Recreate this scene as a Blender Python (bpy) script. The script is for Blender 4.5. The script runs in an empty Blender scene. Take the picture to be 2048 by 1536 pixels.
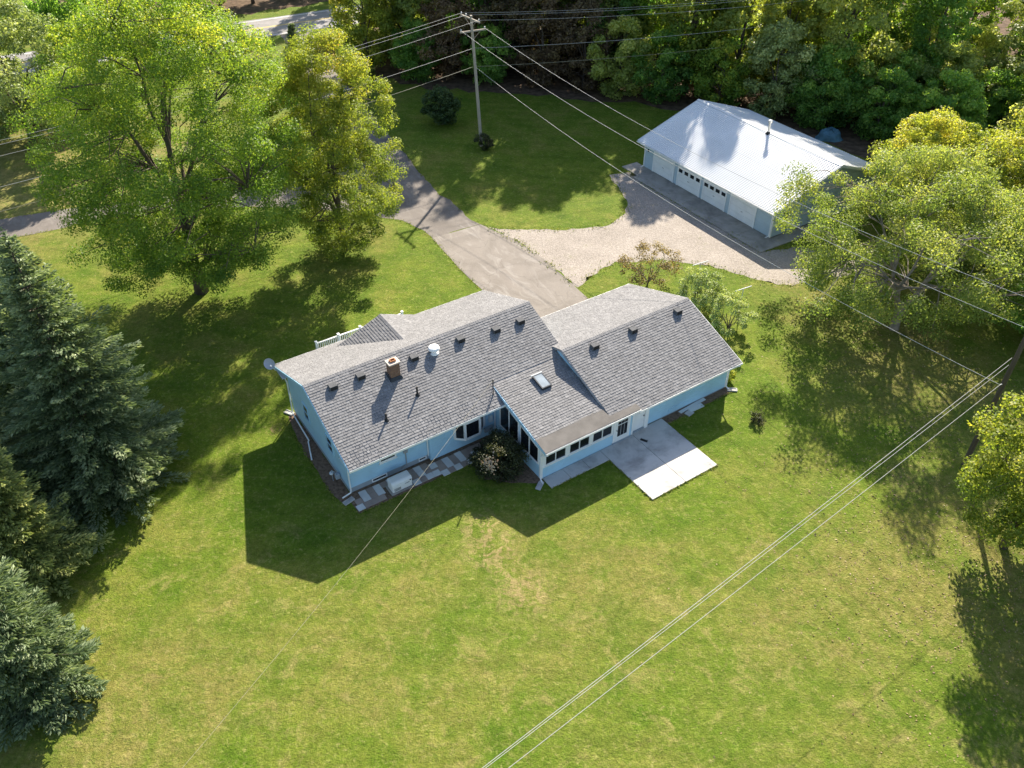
import bpy, bmesh, math, random
import numpy as np
from mathutils import Vector, Matrix
R = math.radians
random.seed(7)
scene = bpy.context.scene
col = scene.collection

# ------------------------------------------------------------------ camera, sky, sun, exposure
cd = bpy.data.cameras.new('camera'); cam = bpy.data.objects.new('camera', cd); col.objects.link(cam)
cd.sensor_width = 36.0; cd.sensor_fit = 'HORIZONTAL'; cd.lens = 36.0 * 1657.0 / 2048.0
cd.clip_start = 0.5; cd.clip_end = 3000
cam.location = (0, 0, 34.0); cam.rotation_euler = (R(90 - 39.23), 0, 0)
scene.camera = cam
SUN_EL, SUN_AZ = 32.3, 15.0            # azimuth from +Y towards +X
w = bpy.data.worlds.new('World'); scene.world = w; w.use_nodes = True
nt = w.node_tree; bg = nt.nodes['Background']; sky = nt.nodes.new('ShaderNodeTexSky')
sky.sky_type = 'NISHITA'; sky.sun_disc = False
sky.sun_elevation = R(SUN_EL); sky.sun_rotation = R(SUN_AZ)
sky.air_density = 1.0; sky.dust_density = 1.2; sky.ozone_density = 1.0
nt.links.new(sky.outputs[0], bg.inputs[0]); bg.inputs[1].default_value = 0.082
sl = bpy.data.lights.new('sun', 'SUN'); sun = bpy.data.objects.new('sun', sl); col.objects.link(sun)
sl.energy = 4.6; sl.angle = R(0.55); sl.color = (1.0, 0.91, 0.77)
sd = Vector((math.sin(R(SUN_AZ)) * math.cos(R(SUN_EL)), math.cos(R(SUN_AZ)) * math.cos(R(SUN_EL)), math.sin(R(SUN_EL))))
sun.rotation_euler = sd.to_track_quat('Z', 'Y').to_euler(); sun.location = sd * 150
vs = scene.view_settings
vs.view_transform = 'Standard'; vs.look = 'None'; vs.gamma = 1.0; vs.exposure = 1.66; vs.use_curve_mapping = False
scene.cycles.max_bounces = 4; scene.cycles.diffuse_bounces = 3; scene.cycles.transparent_max_bounces = 4

# ------------------------------------------------------------------ helpers
def tag(o, label=None, cat=None, group=None, kind=None):
    if label: o['label'] = label
    if cat: o['category'] = cat
    if group: o['group'] = group
    if kind: o['kind'] = kind
    return o

def empty(name, loc=(0, 0, 0), rz=0.0, parent=None):
    o = bpy.data.objects.new(name, None); col.objects.link(o)
    o.location = loc; o.rotation_euler = (0, 0, rz); o.empty_display_size = 0.3
    if parent: o.parent = parent
    return o

def link(name, me, mat=None, parent=None, smooth=False):
    if mat is not None and not me.materials: me.materials.append(mat)
    o = bpy.data.objects.new(name, me); col.objects.link(o)
    if parent: o.parent = parent
    if smooth: me.polygons.foreach_set('use_smooth', [True] * len(me.polygons))
    return o

def copy_tree(o, parent=None):
    c = o.copy(); col.objects.link(c); c.parent = parent
    for ch in o.children: copy_tree(ch, c)
    return c

class MB:
    def __init__(s): s.v = []; s.f = []; s.t = []
    def face(s, pts, tone=0.5):
        b = len(s.v); s.v += [tuple(p) for p in pts]; s.f.append(tuple(range(b, b + len(pts)))); s.t.append(tone); return s
    def hexa(s, p, tone=0.5):        # 8 points: bottom 0-3 ccw, top 4-7
        b = len(s.v); s.v += [tuple(q) for q in p]
        for f in ((3, 2, 1, 0), (4, 5, 6, 7), (0, 1, 5, 4), (1, 2, 6, 5), (2, 3, 7, 6), (3, 0, 4, 7)):
            s.f.append(tuple(b + i for i in f)); s.t.append(tone)
        return s
    def box(s, a, b, tone=0.5):
        x0, x1 = sorted((a[0], b[0])); y0, y1 = sorted((a[1], b[1])); z0, z1 = sorted((a[2], b[2]))
        return s.hexa([(x0, y0, z0), (x1, y0, z0), (x1, y1, z0), (x0, y1, z0), (x0, y0, z1), (x1, y0, z1), (x1, y1, z1), (x0, y1, z1)], tone)
    def prism(s, poly, ext, tone=0.5):   # planar polygon swept along ext
        e = Vector(ext); n = len(poly); b = len(s.v)
        P = [Vector(p) for p in poly]
        s.v += [tuple(p) for p in P] + [tuple(p + e) for p in P]
        s.f.append(tuple(b + i for i in range(n))[::-1]); s.t.append(tone)
        s.f.append(tuple(b + n + i for i in range(n))); s.t.append(tone)
        for i in range(n):
            j = (i + 1) % n; s.f.append((b + i, b + j, b + n + j, b + n + i)); s.t.append(tone)
        return s
    def tube(s, path, rad, n=8, cap=True, tone=0.5):
        P = [Vector(p) for p in path]
        if not hasattr(rad, '__len__'): rad = [rad] * len(P)
        b = len(s.v); up = None
        for i, p in enumerate(P):
            d = (P[min(i + 1, len(P) - 1)] - P[max(i - 1, 0)])
            d = d.normalized() if d.length > 1e-9 else Vector((0, 0, 1))
            if up is None: up = Vector((0, 0, 1)) if abs(d.z) < .9 else Vector((1, 0, 0))
            a = d.cross(up).normalized(); c = a.cross(d).normalized(); up = c
            for k in range(n):
                t = 2 * math.pi * k / n; s.v.append(tuple(p + (a * math.cos(t) + c * math.sin(t)) * rad[i]))
        for i in range(len(P) - 1):
            for k in range(n):
                k2 = (k + 1) % n; s.f.append((b + i * n + k, b + i * n + k2, b + (i + 1) * n + k2, b + (i + 1) * n + k)); s.t.append(tone)
        if cap:
            s.f.append(tuple(b + k for k in range(n))[::-1]); s.t.append(tone)
            m = b + (len(P) - 1) * n; s.f.append(tuple(m + k for k in range(n))); s.t.append(tone)
        return s
    def mesh(s, name):
        me = bpy.data.meshes.new(name); me.from_pydata(s.v, [], s.f); 
        a = me.attributes.new('tone', 'FLOAT', 'FACE'); a.data.foreach_set('value', s.t)
        bm = bmesh.new(); bm.from_mesh(me); bmesh.ops.recalc_face_normals(bm, faces=bm.faces); bm.to_mesh(me); bm.free()
        me.update(); return me
    def build(s, name, mat, parent=None, smooth=False, bevel=0):
        o = link(name, s.mesh(name), mat, parent, smooth)
        if bevel:
            m = o.modifiers.new('bevel', 'BEVEL'); m.width = bevel; m.segments = 2; m.limit_method = 'ANGLE'
        return o

def B(name, a, b, mat, parent=None, bevel=0): return MB().box(a, b).build(name, mat, parent, bevel=bevel)

def quads_mesh(name, V, tone):           # V (N,4,3)
    N = V.shape[0]; me = bpy.data.meshes.new(name)
    me.vertices.add(4 * N); me.vertices.foreach_set('co', V.reshape(-1).astype(np.float32))
    me.loops.add(4 * N); me.loops.foreach_set('vertex_index', np.arange(4 * N, dtype=np.int32))
    me.polygons.add(N); me.polygons.foreach_set('loop_start', np.arange(0, 4 * N, 4, dtype=np.int32))
    me.polygons.foreach_set('loop_total', np.full(N, 4, dtype=np.int32))
    a = me.attributes.new('tone', 'FLOAT', 'FACE'); a.data.foreach_set('value', tone.astype(np.float32))
    me.update(calc_edges=True); return me

def sheet(name, pts, z, mat, jit=0.12, step=0.6, seed=1, parent=None):
    rnd = random.Random(seed); out = []
    n = len(pts)
    for i in range(n):
        a = Vector(pts[i]); b = Vector(pts[(i + 1) % n]); L = (b - a).length; k = max(1, int(L / step))
        nn = Vector((-(b - a).y, (b - a).x)).normalized()
        for j in range(k):
            p = a.lerp(b, j / k) + nn * rnd.uniform(-jit, jit); out.append((p.x, p.y, z))
    bm = bmesh.new(); f = bm.faces.new([bm.verts.new(p) for p in out])
    bmesh.ops.triangulate(bm, faces=[f])
    for f in bm.faces:
        if f.normal.z < 0: f.normal_flip()
    me = bpy.data.meshes.new(name); bm.to_mesh(me); bm.free()
    return link(name, me, mat, parent)

# ------------------------------------------------------------------ materials
class M_:
    def __init__(s, name):
        s.m = bpy.data.materials.new(name); s.m.use_nodes = True; s.nt = s.m.node_tree; s.n = s.nt.nodes; s.p = s.n['Principled BSDF']; s.o = s.n['Material Output']
        s.pos = None
    def N(s, t, **k):
        x = s.n.new(t)
        for a, b in k.items(): setattr(x, a, b)
        return x
    def L(s, a, b): s.nt.links.new(a, b)
    def P(s):
        if s.pos is None: s.pos = s.N('ShaderNodeNewGeometry').outputs['Position']
        return s.pos
    def objc(s): return s.N('ShaderNodeTexCoord').outputs['Object']
    def noise(s, scale, detail=4, rough=.55, vec=None, dist=0):
        x = s.N('ShaderNodeTexNoise'); x.inputs['Scale'].default_value = scale; x.inputs['Detail'].default_value = detail
        x.inputs['Roughness'].default_value = rough; x.inputs['Distortion'].default_value = dist
        s.L(vec if vec is not None else s.P(), x.inputs['Vector']); return x.outputs['Fac']
    def ramp(s, fac, stops, interp='LINEAR'):
        x = s.N('ShaderNodeValToRGB'); cr = x.color_ramp; cr.interpolation = interp
        while len(cr.elements) < len(stops): cr.elements.new(0.5)
        for e, (p, c) in zip(cr.elements, stops):
            e.position = p; e.color = (c[0], c[1], c[2], 1) if hasattr(c, '__len__') else (c, c, c, 1)
        s.L(fac, x.inputs[0]); return x.outputs[0]
    def mix(s, fac, a, b, blend='MIX'):
        x = s.N('ShaderNodeMix', data_type='RGBA', blend_type=blend); 
        for v, i in ((fac, 0), (a, 6), (b, 7)):
            if hasattr(v, 'links'): s.L(v, x.inputs[i])
            elif i == 0: x.inputs[0].default_value = v
            else: x.inputs[i].default_value = (*v, 1) if hasattr(v, '__len__') else (v, v, v, 1)
        return x.outputs[2]
    def math(s, op, a, b=0.0, c=0.0):
        x = s.N('ShaderNodeMath', operation=op)
        for v, i in ((a, 0), (b, 1), (c, 2)):
            if hasattr(v, 'links'): s.L(v, x.inputs[i])
            else: x.inputs[i].default_value = v
        return x.outputs[0]
    def bump(s, h, strength=.5, dist=.02):
        x = s.N('ShaderNodeBump'); x.inputs['Strength'].default_value = strength; x.inputs['Distance'].default_value = dist
        s.L(h, x.inputs['Height']); s.L(x.outputs[0], s.p.inputs['Normal']); return x.outputs[0]
    def color(s, c):
        if hasattr(c, 'links'): s.L(c, s.p.inputs['Base Color'])
        else: s.p.inputs['Base Color'].default_value = (*c, 1)
        return s
    def rs(s, rough, spec=.3, metal=0):
        s.p.inputs['Roughness'].default_value = rough; s.p.inputs['Specular IOR Level'].default_value = spec; s.p.inputs['Metallic'].default_value = metal; return s
    def attr(s, n='tone'):
        x = s.N('ShaderNodeAttribute', attribute_name=n); return x.outputs['Fac']
    def blob(s, x, y, r, soft=.6):       # 1 inside an irregular round patch of the ground, 0 outside
        d = s.N('ShaderNodeVectorMath', operation='DISTANCE'); s.L(s.P(), d.inputs[0]); d.inputs[1].default_value = (x, y, 0)
        return s.ramp_f(d.outputs['Value'], r * (1 - soft), r * (1 + soft))
    def ramp_f(s, v, lo, hi):
        x = s.N('ShaderNodeMapRange'); x.interpolation_type = 'SMOOTHSTEP'; s.L(v, x.inputs[0]); x.inputs[1].default_value = lo; x.inputs[2].default_value = hi
        x.inputs[3].default_value = 1; x.inputs[4].default_value = 0; return x.outputs[0]

def simple(name, c, rough=.6, spec=.3, var=.12, scale=3, metal=0, bump=0, bscale=40, world=True):
    m = M_(name); n = m.noise(scale, 5)
    lo = tuple(x * (1 - var) for x in c); hi = tuple(min(1, x * (1 + var)) for x in c)
    m.color(m.ramp(n, [(.3, lo), (.7, hi)])); m.rs(rough, spec, metal)
    if bump: m.bump(m.noise(bscale, 3), bump, .01)
    return m.m

def make_lawn():
    m = M_('lawn')
    big = m.noise(.055, 4, .55, dist=.6); mid = m.noise(.32, 5, .6, dist=.4); fine = m.noise(2.6, 5, .7); tiny = m.noise(13, 4, .7)
    base = m.ramp(mid, [(.28, (.078, .132, .012)), (.5, (.128, .170, .018)), (.72, (.185, .192, .034))])
    dry = m.ramp(fine, [(.22, (.135, .140, .028)), (.5, (.195, .172, .050)), (.8, (.31, .245, .105))])
    south = m.N('ShaderNodeSeparateXYZ'); m.L(m.P(), south.inputs[0])
    # drier towards the open south lawn and to the east, greener round the house and drive
    gx = m.ramp_f(south.outputs[1], 24, 38)
    dryf = m.math('ADD', m.math('MULTIPLY', gx, .52), m.math('MULTIPLY', m.math('SUBTRACT', big, .5), 3.0))
    dryf = m.math('ADD', dryf, m.math('MULTIPLY', m.math('SUBTRACT', mid, .5), 2.4))
    for (x, y, r, k) in ((-42, 75, 13, 1.3), (-52, 68, 14, 1.1), (15.5, 34, 3.2, .45), (16.5, 25, 5, .5), (24, 27, 6, .6), (-16, 19, 3.2, .7), (21, 51, 3.5, .7), (25, 45, 5, .7), (5, 27, 3, .35), (34, 40, 8, .8), (11, 70, 2.2, .5), (-30, 95, 14, .3), (-12, 62, 3, .35)):
        dryf = m.math('ADD', dryf, m.math('MULTIPLY', m.blob(x, y, r), k))
    x = m.N('ShaderNodeClamp'); m.L(dryf, x.inputs[0]); dryf = x.outputs[0]
    c = m.mix(dryf, base, dry)
    lush = None
    for (x, y, r) in ((-.6, 23.6, 2.4), (9, 19.5, 3.6), (9.5, 30.2, 1.6), (-14, 33, 3.2), (-2.6, 29.2, 1.3), (14, 41, 2.0), (16, 38.5, 2.2), (2, 18, 2.5), (19, 19, 3)):
        b = m.blob(x, y, r, .7); lush = b if lush is None else m.math('MAXIMUM', lush, b)
    c = m.mix(m.math('MULTIPLY', lush, .6), c, m.ramp(fine, [(.3, (.070, .125, .010)), (.7, (.125, .185, .016))]))
    # worn tan spots and litter
    spot = None; wear = m.noise(1.9, 6, .7, dist=1.2)
    for (x, y, r) in ((-1.0, 28.1, 1.35), (.55, 25.4, 1.3), (-1.6, 29.4, 1.0), (-.3, 26.8, .8), (-14.5, 37.2, .35), (7.7, 14.6, .5), (-5.2, 36, .3)):
        b = m.math('MULTIPLY', m.blob(x, y, r, .8), m.ramp(wear, [(.46, 0), (.60, 1)]))
        spot = b if spot is None else m.math('MAXIMUM', spot, b)
    c = m.mix(m.math('MULTIPLY', m.blob(-44, 74, 12, .5), .5), c, m.ramp(fine, [(.25, (.24, .175, .08)), (.75, (.40, .30, .16))]))
    soil = None
    for (x, y, r) in ((22.8, 32.8, 1.5), (27.2, 47.6, 2.2), (15.1, 37.9, .5)):
        b = m.math('MULTIPLY', m.blob(x, y, r, .6), m.ramp(fine, [(.3, 0), (.6, 1)]))
        soil = b if soil is None else m.math('MAXIMUM', soil, b)
    c = m.mix(m.math('MULTIPLY', soil, .7), c, (.12, .085, .06))
    # mowing passes on the north lawn
    wv = m.N('ShaderNodeTexWave', wave_type='BANDS', bands_direction='Y'); wv.inputs['Scale'].default_value = .21; wv.inputs['Distortion'].default_value = 1.2; wv.inputs['Detail'].default_value = 2
    mp = m.N('ShaderNodeMapping'); mp.inputs['Rotation'].default_value = (0, 0, R(9)); m.L(m.P(), mp.inputs[0]); m.L(mp.outputs[0], wv.inputs[0])
    c = m.mix(.10, c, m.mix(wv.outputs['Fac'], (.08, .10, .012), (.26, .25, .05)))
    # greener and tanner drifts a few metres across
    c = m.mix(m.math('MULTIPLY', m.ramp(m.noise(.42, 6, .68, dist=.9), [(.47, 0), (.62, 1)]), .62), c, m.ramp(mid, [(.3, (.070, .125, .010)), (.7, (.120, .165, .016))]))
    c = m.mix(m.math('MULTIPLY', m.math('MULTIPLY', m.ramp(m.noise(.6, 6, .7, dist=1.1), [(.53, 0), (.68, 1)]), gx), .55), c, (.33, .245, .115))
    # tufts of straw and of greener turf
    tuft = m.noise(2.1, 6, .72, dist=.6); straw = m.ramp(m.noise(4.2, 5, .75, dist=.4), [(.5, 0), (.66, 1)])
    c = m.mix(m.math('MULTIPLY', straw, m.ramp(tuft, [(.42, .08), (.62, .62)])), c, (.36, .30, .135))
    c = m.mix(m.math('MULTIPLY', m.ramp(m.noise(3.3, 6, .75, dist=.5), [(.50, 0), (.64, 1)]), .55), c, m.ramp(tuft, [(.3, (.050, .095, .010)), (.7, (.095, .150, .014))]))
    c = m.mix(m.math('MULTIPLY', spot, .85), c, (.36, .25, .14))
    c = m.mix(1.0, c, (.84, .90, .74), 'MULTIPLY')
    # blade scale light and dark
    c = m.mix(.6, c, m.mix(1.0, c, m.ramp(m.noise(1.1, 6, .7, dist=.5), [(.25, .62), (.5, 1.0), (.75, 1.36)]), 'MULTIPLY'))
    c = m.mix(.75, c, m.mix(1.0, c, m.ramp(m.noise(5.0, 6, .8), [(.28, .6), (.5, 1.0), (.75, 1.4)]), 'MULTIPLY'))
    c = m.mix(.7, c, m.mix(1.0, c, m.ramp(tiny, [(.28, .42), (.5, 1.0), (.75, 1.5)]), 'MULTIPLY'))
    m.color(c).rs(.9, .08)
    h = m.math('ADD', m.math('MULTIPLY', fine, .5), m.math('ADD', m.math('MULTIPLY', m.noise(7, 4, .7), .6), m.math('MULTIPLY', tiny, .5)))
    m.bump(h, .8, .13)
    return m.m

MAT = {}
MAT['lawn'] = make_lawn()

def make_asphalt(name, c1, c2, seal=0.0):
    m = M_(name); n = m.noise(.45, 5, .6, dist=.8); f = m.noise(28, 4, .7)
    c = m.ramp(n, [(.3, c1), (.7, c2)])
    c = m.mix(.5, c, m.mix(1, c, m.ramp(f, [(.3, .65), (.7, 1.35)]), 'MULTIPLY'))
    if seal:   # pale worn streaks and tyre scuffs
        mp = m.N('ShaderNodeMapping', vector_type='TEXTURE'); mp.inputs['Rotation'].default_value = (0, 0, R(30)); mp.inputs['Scale'].default_value = (.8, 2.6, 1); m.L(m.P(), mp.inputs[0])
        s = m.noise(.75, 7, .68, vec=mp.outputs[0], dist=1.4)
        c = m.mix(m.math('MULTIPLY', m.ramp(s, [(.52, 0), (.68, 1)]), seal), c, (.34, .315, .29))
        v = m.N('ShaderNodeTexVoronoi', feature='DISTANCE_TO_EDGE'); v.inputs['Scale'].default_value = .28; 
        mm = m.N('ShaderNodeMix', data_type='VECTOR'); mm.inputs[0].default_value = .25
        nz = m.N('ShaderNodeTexNoise'); nz.inputs['Scale'].default_value = 1.3; m.L(m.P(), nz.inputs[0])
        m.L(m.P(), mm.inputs[4]); 
        add = m.N('ShaderNodeVectorMath', operation='ADD'); m.L(m.P(), add.inputs[0]); m.L(nz.outputs['Color'], add.inputs[1]); m.L(add.outputs[0], v.inputs['Vector'])
        c = m.mix(m.math('MULTIPLY', m.ramp(v.outputs['Distance'], [(0, 1), (.012, 0)]), .35), c, (.06, .055, .05))
    m.color(c).rs(.85, .2); m.bump(f, .4, .01); return m.m
MAT['asphalt_new'] = make_asphalt('driveway_asphalt', (.16, .139, .119), (.22, .193, .168), .42)
MAT['asphalt_old'] = make_asphalt('old_driveway_asphalt', (.125, .108, .094), (.18, .157, .138), .25)
MAT['road'] = make_asphalt('road_asphalt', (.19, .178, .172), (.26, .245, .24), .15)

def make_gravel():
    m = M_('gravel'); v = m.N('ShaderNodeTexVoronoi'); v.inputs['Scale'].default_value = 17; m.L(m.P(), v.inputs['Vector'])
    n = m.noise(.35, 5, .6); f = m.noise(22, 3, .7)
    sep = m.N('ShaderNodeSeparateColor'); m.L(v.outputs['Color'], sep.inputs[0])
    c = m.ramp(sep.outputs[0], [(0, (.16, .13, .105)), (.4, (.27, .235, .202)), (1, (.44, .39, .34))])
    c = m.mix(.55, c, m.ramp(n, [(.3, (.225, .196, .168)), (.7, (.355, .312, .272))]))
    spk = m.noise(5.5, 5, .75); c = m.mix(.6, c, m.mix(1, c, m.ramp(spk, [(.3, .6), (.5, 1), (.75, 1.35)]), 'MULTIPLY'))
    g = m.math('MULTIPLY', m.ramp(m.noise(.55, 6, .7), [(.56, 0), (.70, 1)]), m.ramp(m.noise(4, 4, .7), [(.45, 0), (.62, 1)]))
    c = m.mix(m.math('MULTIPLY', g, .55), c, (.15, .155, .045))
    m.color(c).rs(.9, .15); m.bump(v.outputs['Distance'], .8, .03); return m.m
MAT['gravel'] = make_gravel()

def make_concrete(name, c1, c2, stain=.4, moss=0):
    m = M_(name); n = m.noise(.9, 6, .6, dist=.5); f = m.noise(45, 3, .6)
    c = m.ramp(n, [(.25, c1), (.75, c2)])
    st = m.math('MULTIPLY', m.ramp(m.noise(.5, 6, .66, dist=.25), [(.47, 0), (.68, 1)]), stain)
    c = m.mix(st, c, (.12, .115, .11))
    if moss:
        c = m.mix(m.math('MULTIPLY', m.ramp(m.noise(.8, 6, .7), [(.5, 0), (.7, 1)]), moss), c, (.10, .10, .045))
    c = m.mix(.3, c, m.mix(1, c, m.ramp(f, [(.3, .75), (.7, 1.25)]), 'MULTIPLY'))
    m.color(c).rs(.85, .25); m.bump(f, .25, .006); return m.m
MAT['concrete'] = make_concrete('patio_concrete', (.44, .42, .40), (.53, .51, .485), .6)
MAT['concrete_old'] = make_concrete('apron_concrete', (.26, .235, .205), (.40, .365, .325), .6, .25)
MAT['foundation'] = make_concrete('foundation_block', (.26, .30, .33), (.34, .38, .41), .15)
MAT['paver_light'] = make_concrete('pale_paver', (.55, .535, .51), (.66, .645, .62), .2)
MAT['paver_dark'] = make_concrete('pebbled_brown_paver', (.27, .205, .17), (.38, .30, .25), .35)

def make_shingle():
    m = M_('grey_shingle'); t = m.attr(); n = m.noise(.5, 4, .6); f = m.noise(55, 2, .7)
    c = m.ramp(t, [(0, (.158, .155, .156)), (.35, (.188, .185, .186)), (.7, (.218, .214, .215)), (1, (.258, .253, .252))])
    c = m.mix(.35, c, m.mix(1, c, m.ramp(f, [(.25, .5), (.75, 1.5)]), 'MULTIPLY'))
    c = m.mix(.25, c, m.mix(1, c, m.ramp(n, [(.3, .8), (.7, 1.2)]), 'MULTIPLY'))
    m.color(c).rs(.92, .12); m.bump(f, .35, .006); return m.m
MAT['shingle'] = make_shingle()
MAT['rolled'] = simple('rolled_roofing', (.155, .143, .130), .9, .1, .14, 1.5, bump=.4, bscale=60)

def make_siding(name, c, vert=False, pitch=.2):
    m = M_(name); n = m.noise(.7, 5, .6)
    cc = m.ramp(n, [(.3, tuple(x * .92 for x in c)), (.7, tuple(min(1, x * 1.07) for x in c))])
    wv = m.N('ShaderNodeTexWave', wave_type='BANDS', bands_direction='X' if vert else 'Z', wave_profile='SAW'); wv.inputs['Scale'].default_value = .314 / pitch
    m.L(m.objc(), wv.inputs[0])
    dirt = m.math('MULTIPLY', m.ramp(m.noise(1.6, 6, .7), [(.5, 0), (.75, 1)]), .18); cc = m.mix(dirt, cc, tuple(x * .55 for x in c))
    m.color(cc).rs(.55, .3); m.bump(wv.outputs['Fac'], .8, .016); return m.m
BLUE = (.40, .63, .79)
MAT['blue'] = make_siding('blue_siding', BLUE)
MAT['shedblue'] = make_siding('pale_blue_siding', (.42, .52, .58), False, .22)
MAT['white'] = simple('white_paint', (.80, .80, .79), .45, .35, .05, 2)
MAT['whitedoor'] = simple('white_door_paint', (.76, .765, .76), .5, .3, .06, 1.2)
MAT['offwhite'] = simple('grey_white_metal', (.60, .62, .62), .45, .35, .06, 3)

def make_metalroof():
    m = M_('white_ribbed_metal'); n = m.noise(.35, 5, .6); s = m.noise(3, 5, .7)
    c = m.ramp(n, [(.3, (.60, .605, .61)), (.7, (.69, .692, .695))])
    c = m.mix(m.math('MULTIPLY', m.ramp(s, [(.58, 0), (.75, 1)]), .16), c, (.42, .40, .38))
    m.color(c).rs(.42, .4); return m.m
MAT['metal'] = make_metalroof()

def make_glass(name, c=(.012, .014, .017), r=.06):
    m = M_(name); n = m.noise(1.2, 3); m.color(m.ramp(n, [(.3, tuple(x * .7 for x in c)), (.7, tuple(x * 1.4 for x in c))])); m.rs(r, .5); return m.m
MAT['glass'] = make_glass('window_glass'); MAT['skyglass'] = make_glass('skylight_glass', (.24, .28, .31), .18)
MAT['black'] = simple('black_plastic', (.018, .018, .02), .55, .3, .2, 5)
MAT['vent'] = simple('grey_vent_metal', (.10, .102, .106), .85, .15, .15, 5)
MAT['dark'] = simple('dark_metal', (.03, .032, .036), .5, .4, .2, 5)
MAT['galv'] = simple('galvanised_metal', (.55, .56, .57), .3, .5, .1, 6, metal=.85)
MAT['flash'] = simple('flashing', (.30, .31, .32), .45, .4, .1, 3)
MAT['gen'] = simple('generator_enclosure', (.74, .73, .70), .5, .3, .04, 2)
MAT['dish'] = simple('dish_paint', (.38, .39, .41), .5, .3, .06, 2)
MAT['clay'] = simple('clay_flue', (.36, .16, .08), .85, .1, .2, 8)
MAT['mortar'] = simple('chimney_crown', (.55, .47, .40), .9, .1, .12, 6)
MAT['mulch'] = simple('brown_mulch', (.175, .118, .080), .95, .05, .45, 6, bump=.9, bscale=18)
MAT['litter'] = simple('woodland_litter', (.105, .072, .048), .95, .05, .5, 1.4, bump=.9, bscale=9)
MAT['wire'] = simple('bare_aluminium_wire', (.40, .39, .375), .5, .4, .05, 2)
MAT['cablewrap'] = simple('weathered_cable', (.23, .215, .15), .6, .3, .3, 4)
MAT['insul'] = simple('insulator', (.55, .54, .52), .3, .5, .1, 5)
MAT['bark'] = simple('tree_bark', (.105, .085, .068), .95, .1, .35, 3, bump=.8, bscale=14)
MAT['barkpale'] = simple('pale_bark', (.23, .195, .16), .95, .1, .3, 3, bump=.7, bscale=12)
MAT['yellowline'] = simple('yellow_road_paint', (.62, .44, .10), .7, .2, .2, 3)
MAT['whiteline'] = simple('white_road_paint', (.75, .74, .72), .7, .2, .15, 3)
MAT['deck'] = simple('grey_deck_board', (.26, .25, .24), .8, .2, .2, 3)
MAT['tarp'] = simple('blue_grey_tarp', (.08, .17, .22), .5, .3, .3, 2)

def make_pole(name, c):
    m = M_(name); mp = m.N('ShaderNodeMapping'); mp.inputs['Scale'].default_value = (9, 9, .6); m.L(m.objc(), mp.inputs[0])
    n = m.noise(2.0, 6, .65, vec=mp.outputs[0]); m.color(m.ramp(n, [(.25, tuple(x * .6 for x in c)), (.7, tuple(x * 1.2 for x in c))])); m.rs(.9, .1); m.bump(n, .5, .01); return m.m
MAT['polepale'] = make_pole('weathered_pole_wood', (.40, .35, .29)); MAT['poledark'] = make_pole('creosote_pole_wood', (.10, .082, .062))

def make_brick():
    m = M_('chimney_brick'); b = m.N('ShaderNodeTexBrick'); b.inputs['Scale'].default_value = 1; b.inputs['Brick Width'].default_value = .2; b.inputs['Row Height'].default_value = .072
    b.inputs['Mortar Size'].default_value = .009; b.inputs['Color1'].default_value = (.15, .075, .048, 1); b.inputs['Color2'].default_value = (.215, .115, .07, 1); b.inputs['Mortar'].default_value = (.24, .185, .145, 1)
    tc = m.objc(); sp = m.N('ShaderNodeSeparateXYZ'); m.L(tc, sp.inputs[0]); cb = m.N('ShaderNodeCombineXYZ')
    m.L(m.math('ADD', sp.outputs[0], sp.outputs[1]), cb.inputs[0]); m.L(sp.outputs[2], cb.inputs[1]); m.L(cb.outputs[0], b.inputs['Vector'])
    m.color(b.outputs['Color']).rs(.9, .1); return m.m
MAT['brick'] = make_brick()

def make_leaf(name, stops, trans=.4, rough=.55, gain=1.35):
    gain *= 1.12; stops = [(p, tuple(min(.6, x * gain) for x in c)) for p, c in stops]
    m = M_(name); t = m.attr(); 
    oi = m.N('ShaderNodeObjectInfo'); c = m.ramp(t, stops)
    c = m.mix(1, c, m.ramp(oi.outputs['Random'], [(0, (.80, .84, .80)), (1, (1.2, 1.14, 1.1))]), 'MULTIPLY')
    m.color(c).rs(rough, .25)
    tr = m.N('ShaderNodeBsdfTranslucent'); m.L(m.mix(1, c, (1.45, 1.45, .7), 'MULTIPLY'), tr.inputs[0])
    mx = m.N('ShaderNodeMixShader'); mx.inputs[0].default_value = trans; m.L(m.p.outputs[0], mx.inputs[1]); m.L(tr.outputs[0], mx.inputs[2]); m.L(mx.outputs[0], m.o.inputs[0])
    return m.m
MAT['leaf_maple'] = make_leaf('maple_leaf', [(0, (.045, .085, .014)), (.4, (.085, .135, .020)), (.75, (.155, .19, .025)), (1, (.27, .25, .035))], .45, .55, 1.95)
MAT['leaf_gold'] = make_leaf('turning_leaf', [(0, (.07, .105, .02)), (.35, (.125, .155, .026)), (.7, (.20, .205, .032)), (.88, (.25, .215, .038)), (1, (.36, .20, .05))], .5, .55, 1.6)
MAT['leaf_apple'] = make_leaf('dusty_green_leaf', [(0, (.06, .09, .022)), (.4, (.115, .145, .038)), (.75, (.20, .205, .055)), (1, (.32, .28, .085))], .48, .55, 1.85)
MAT['leaf_yellow'] = make_leaf('yellow_green_leaf', [(0, (.07, .11, .018)), (.4, (.14, .175, .028)), (.75, (.23, .235, .04)), (1, (.35, .30, .06))], .5, .55, 1.45)
MAT['leaf_pale'] = make_leaf('grey_green_leaf', [(0, (.07, .10, .035)), (.5, (.14, .175, .065)), (1, (.25, .27, .11))], .35, .55, 1.7)
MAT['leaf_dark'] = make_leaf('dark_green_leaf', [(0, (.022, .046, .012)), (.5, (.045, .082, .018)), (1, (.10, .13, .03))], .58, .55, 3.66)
MAT['leaf_olive'] = make_leaf('olive_leaf', [(0, (.045, .06, .018)), (.5, (.09, .105, .03)), (1, (.17, .165, .055))], .58, .55, 3.53)
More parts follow.
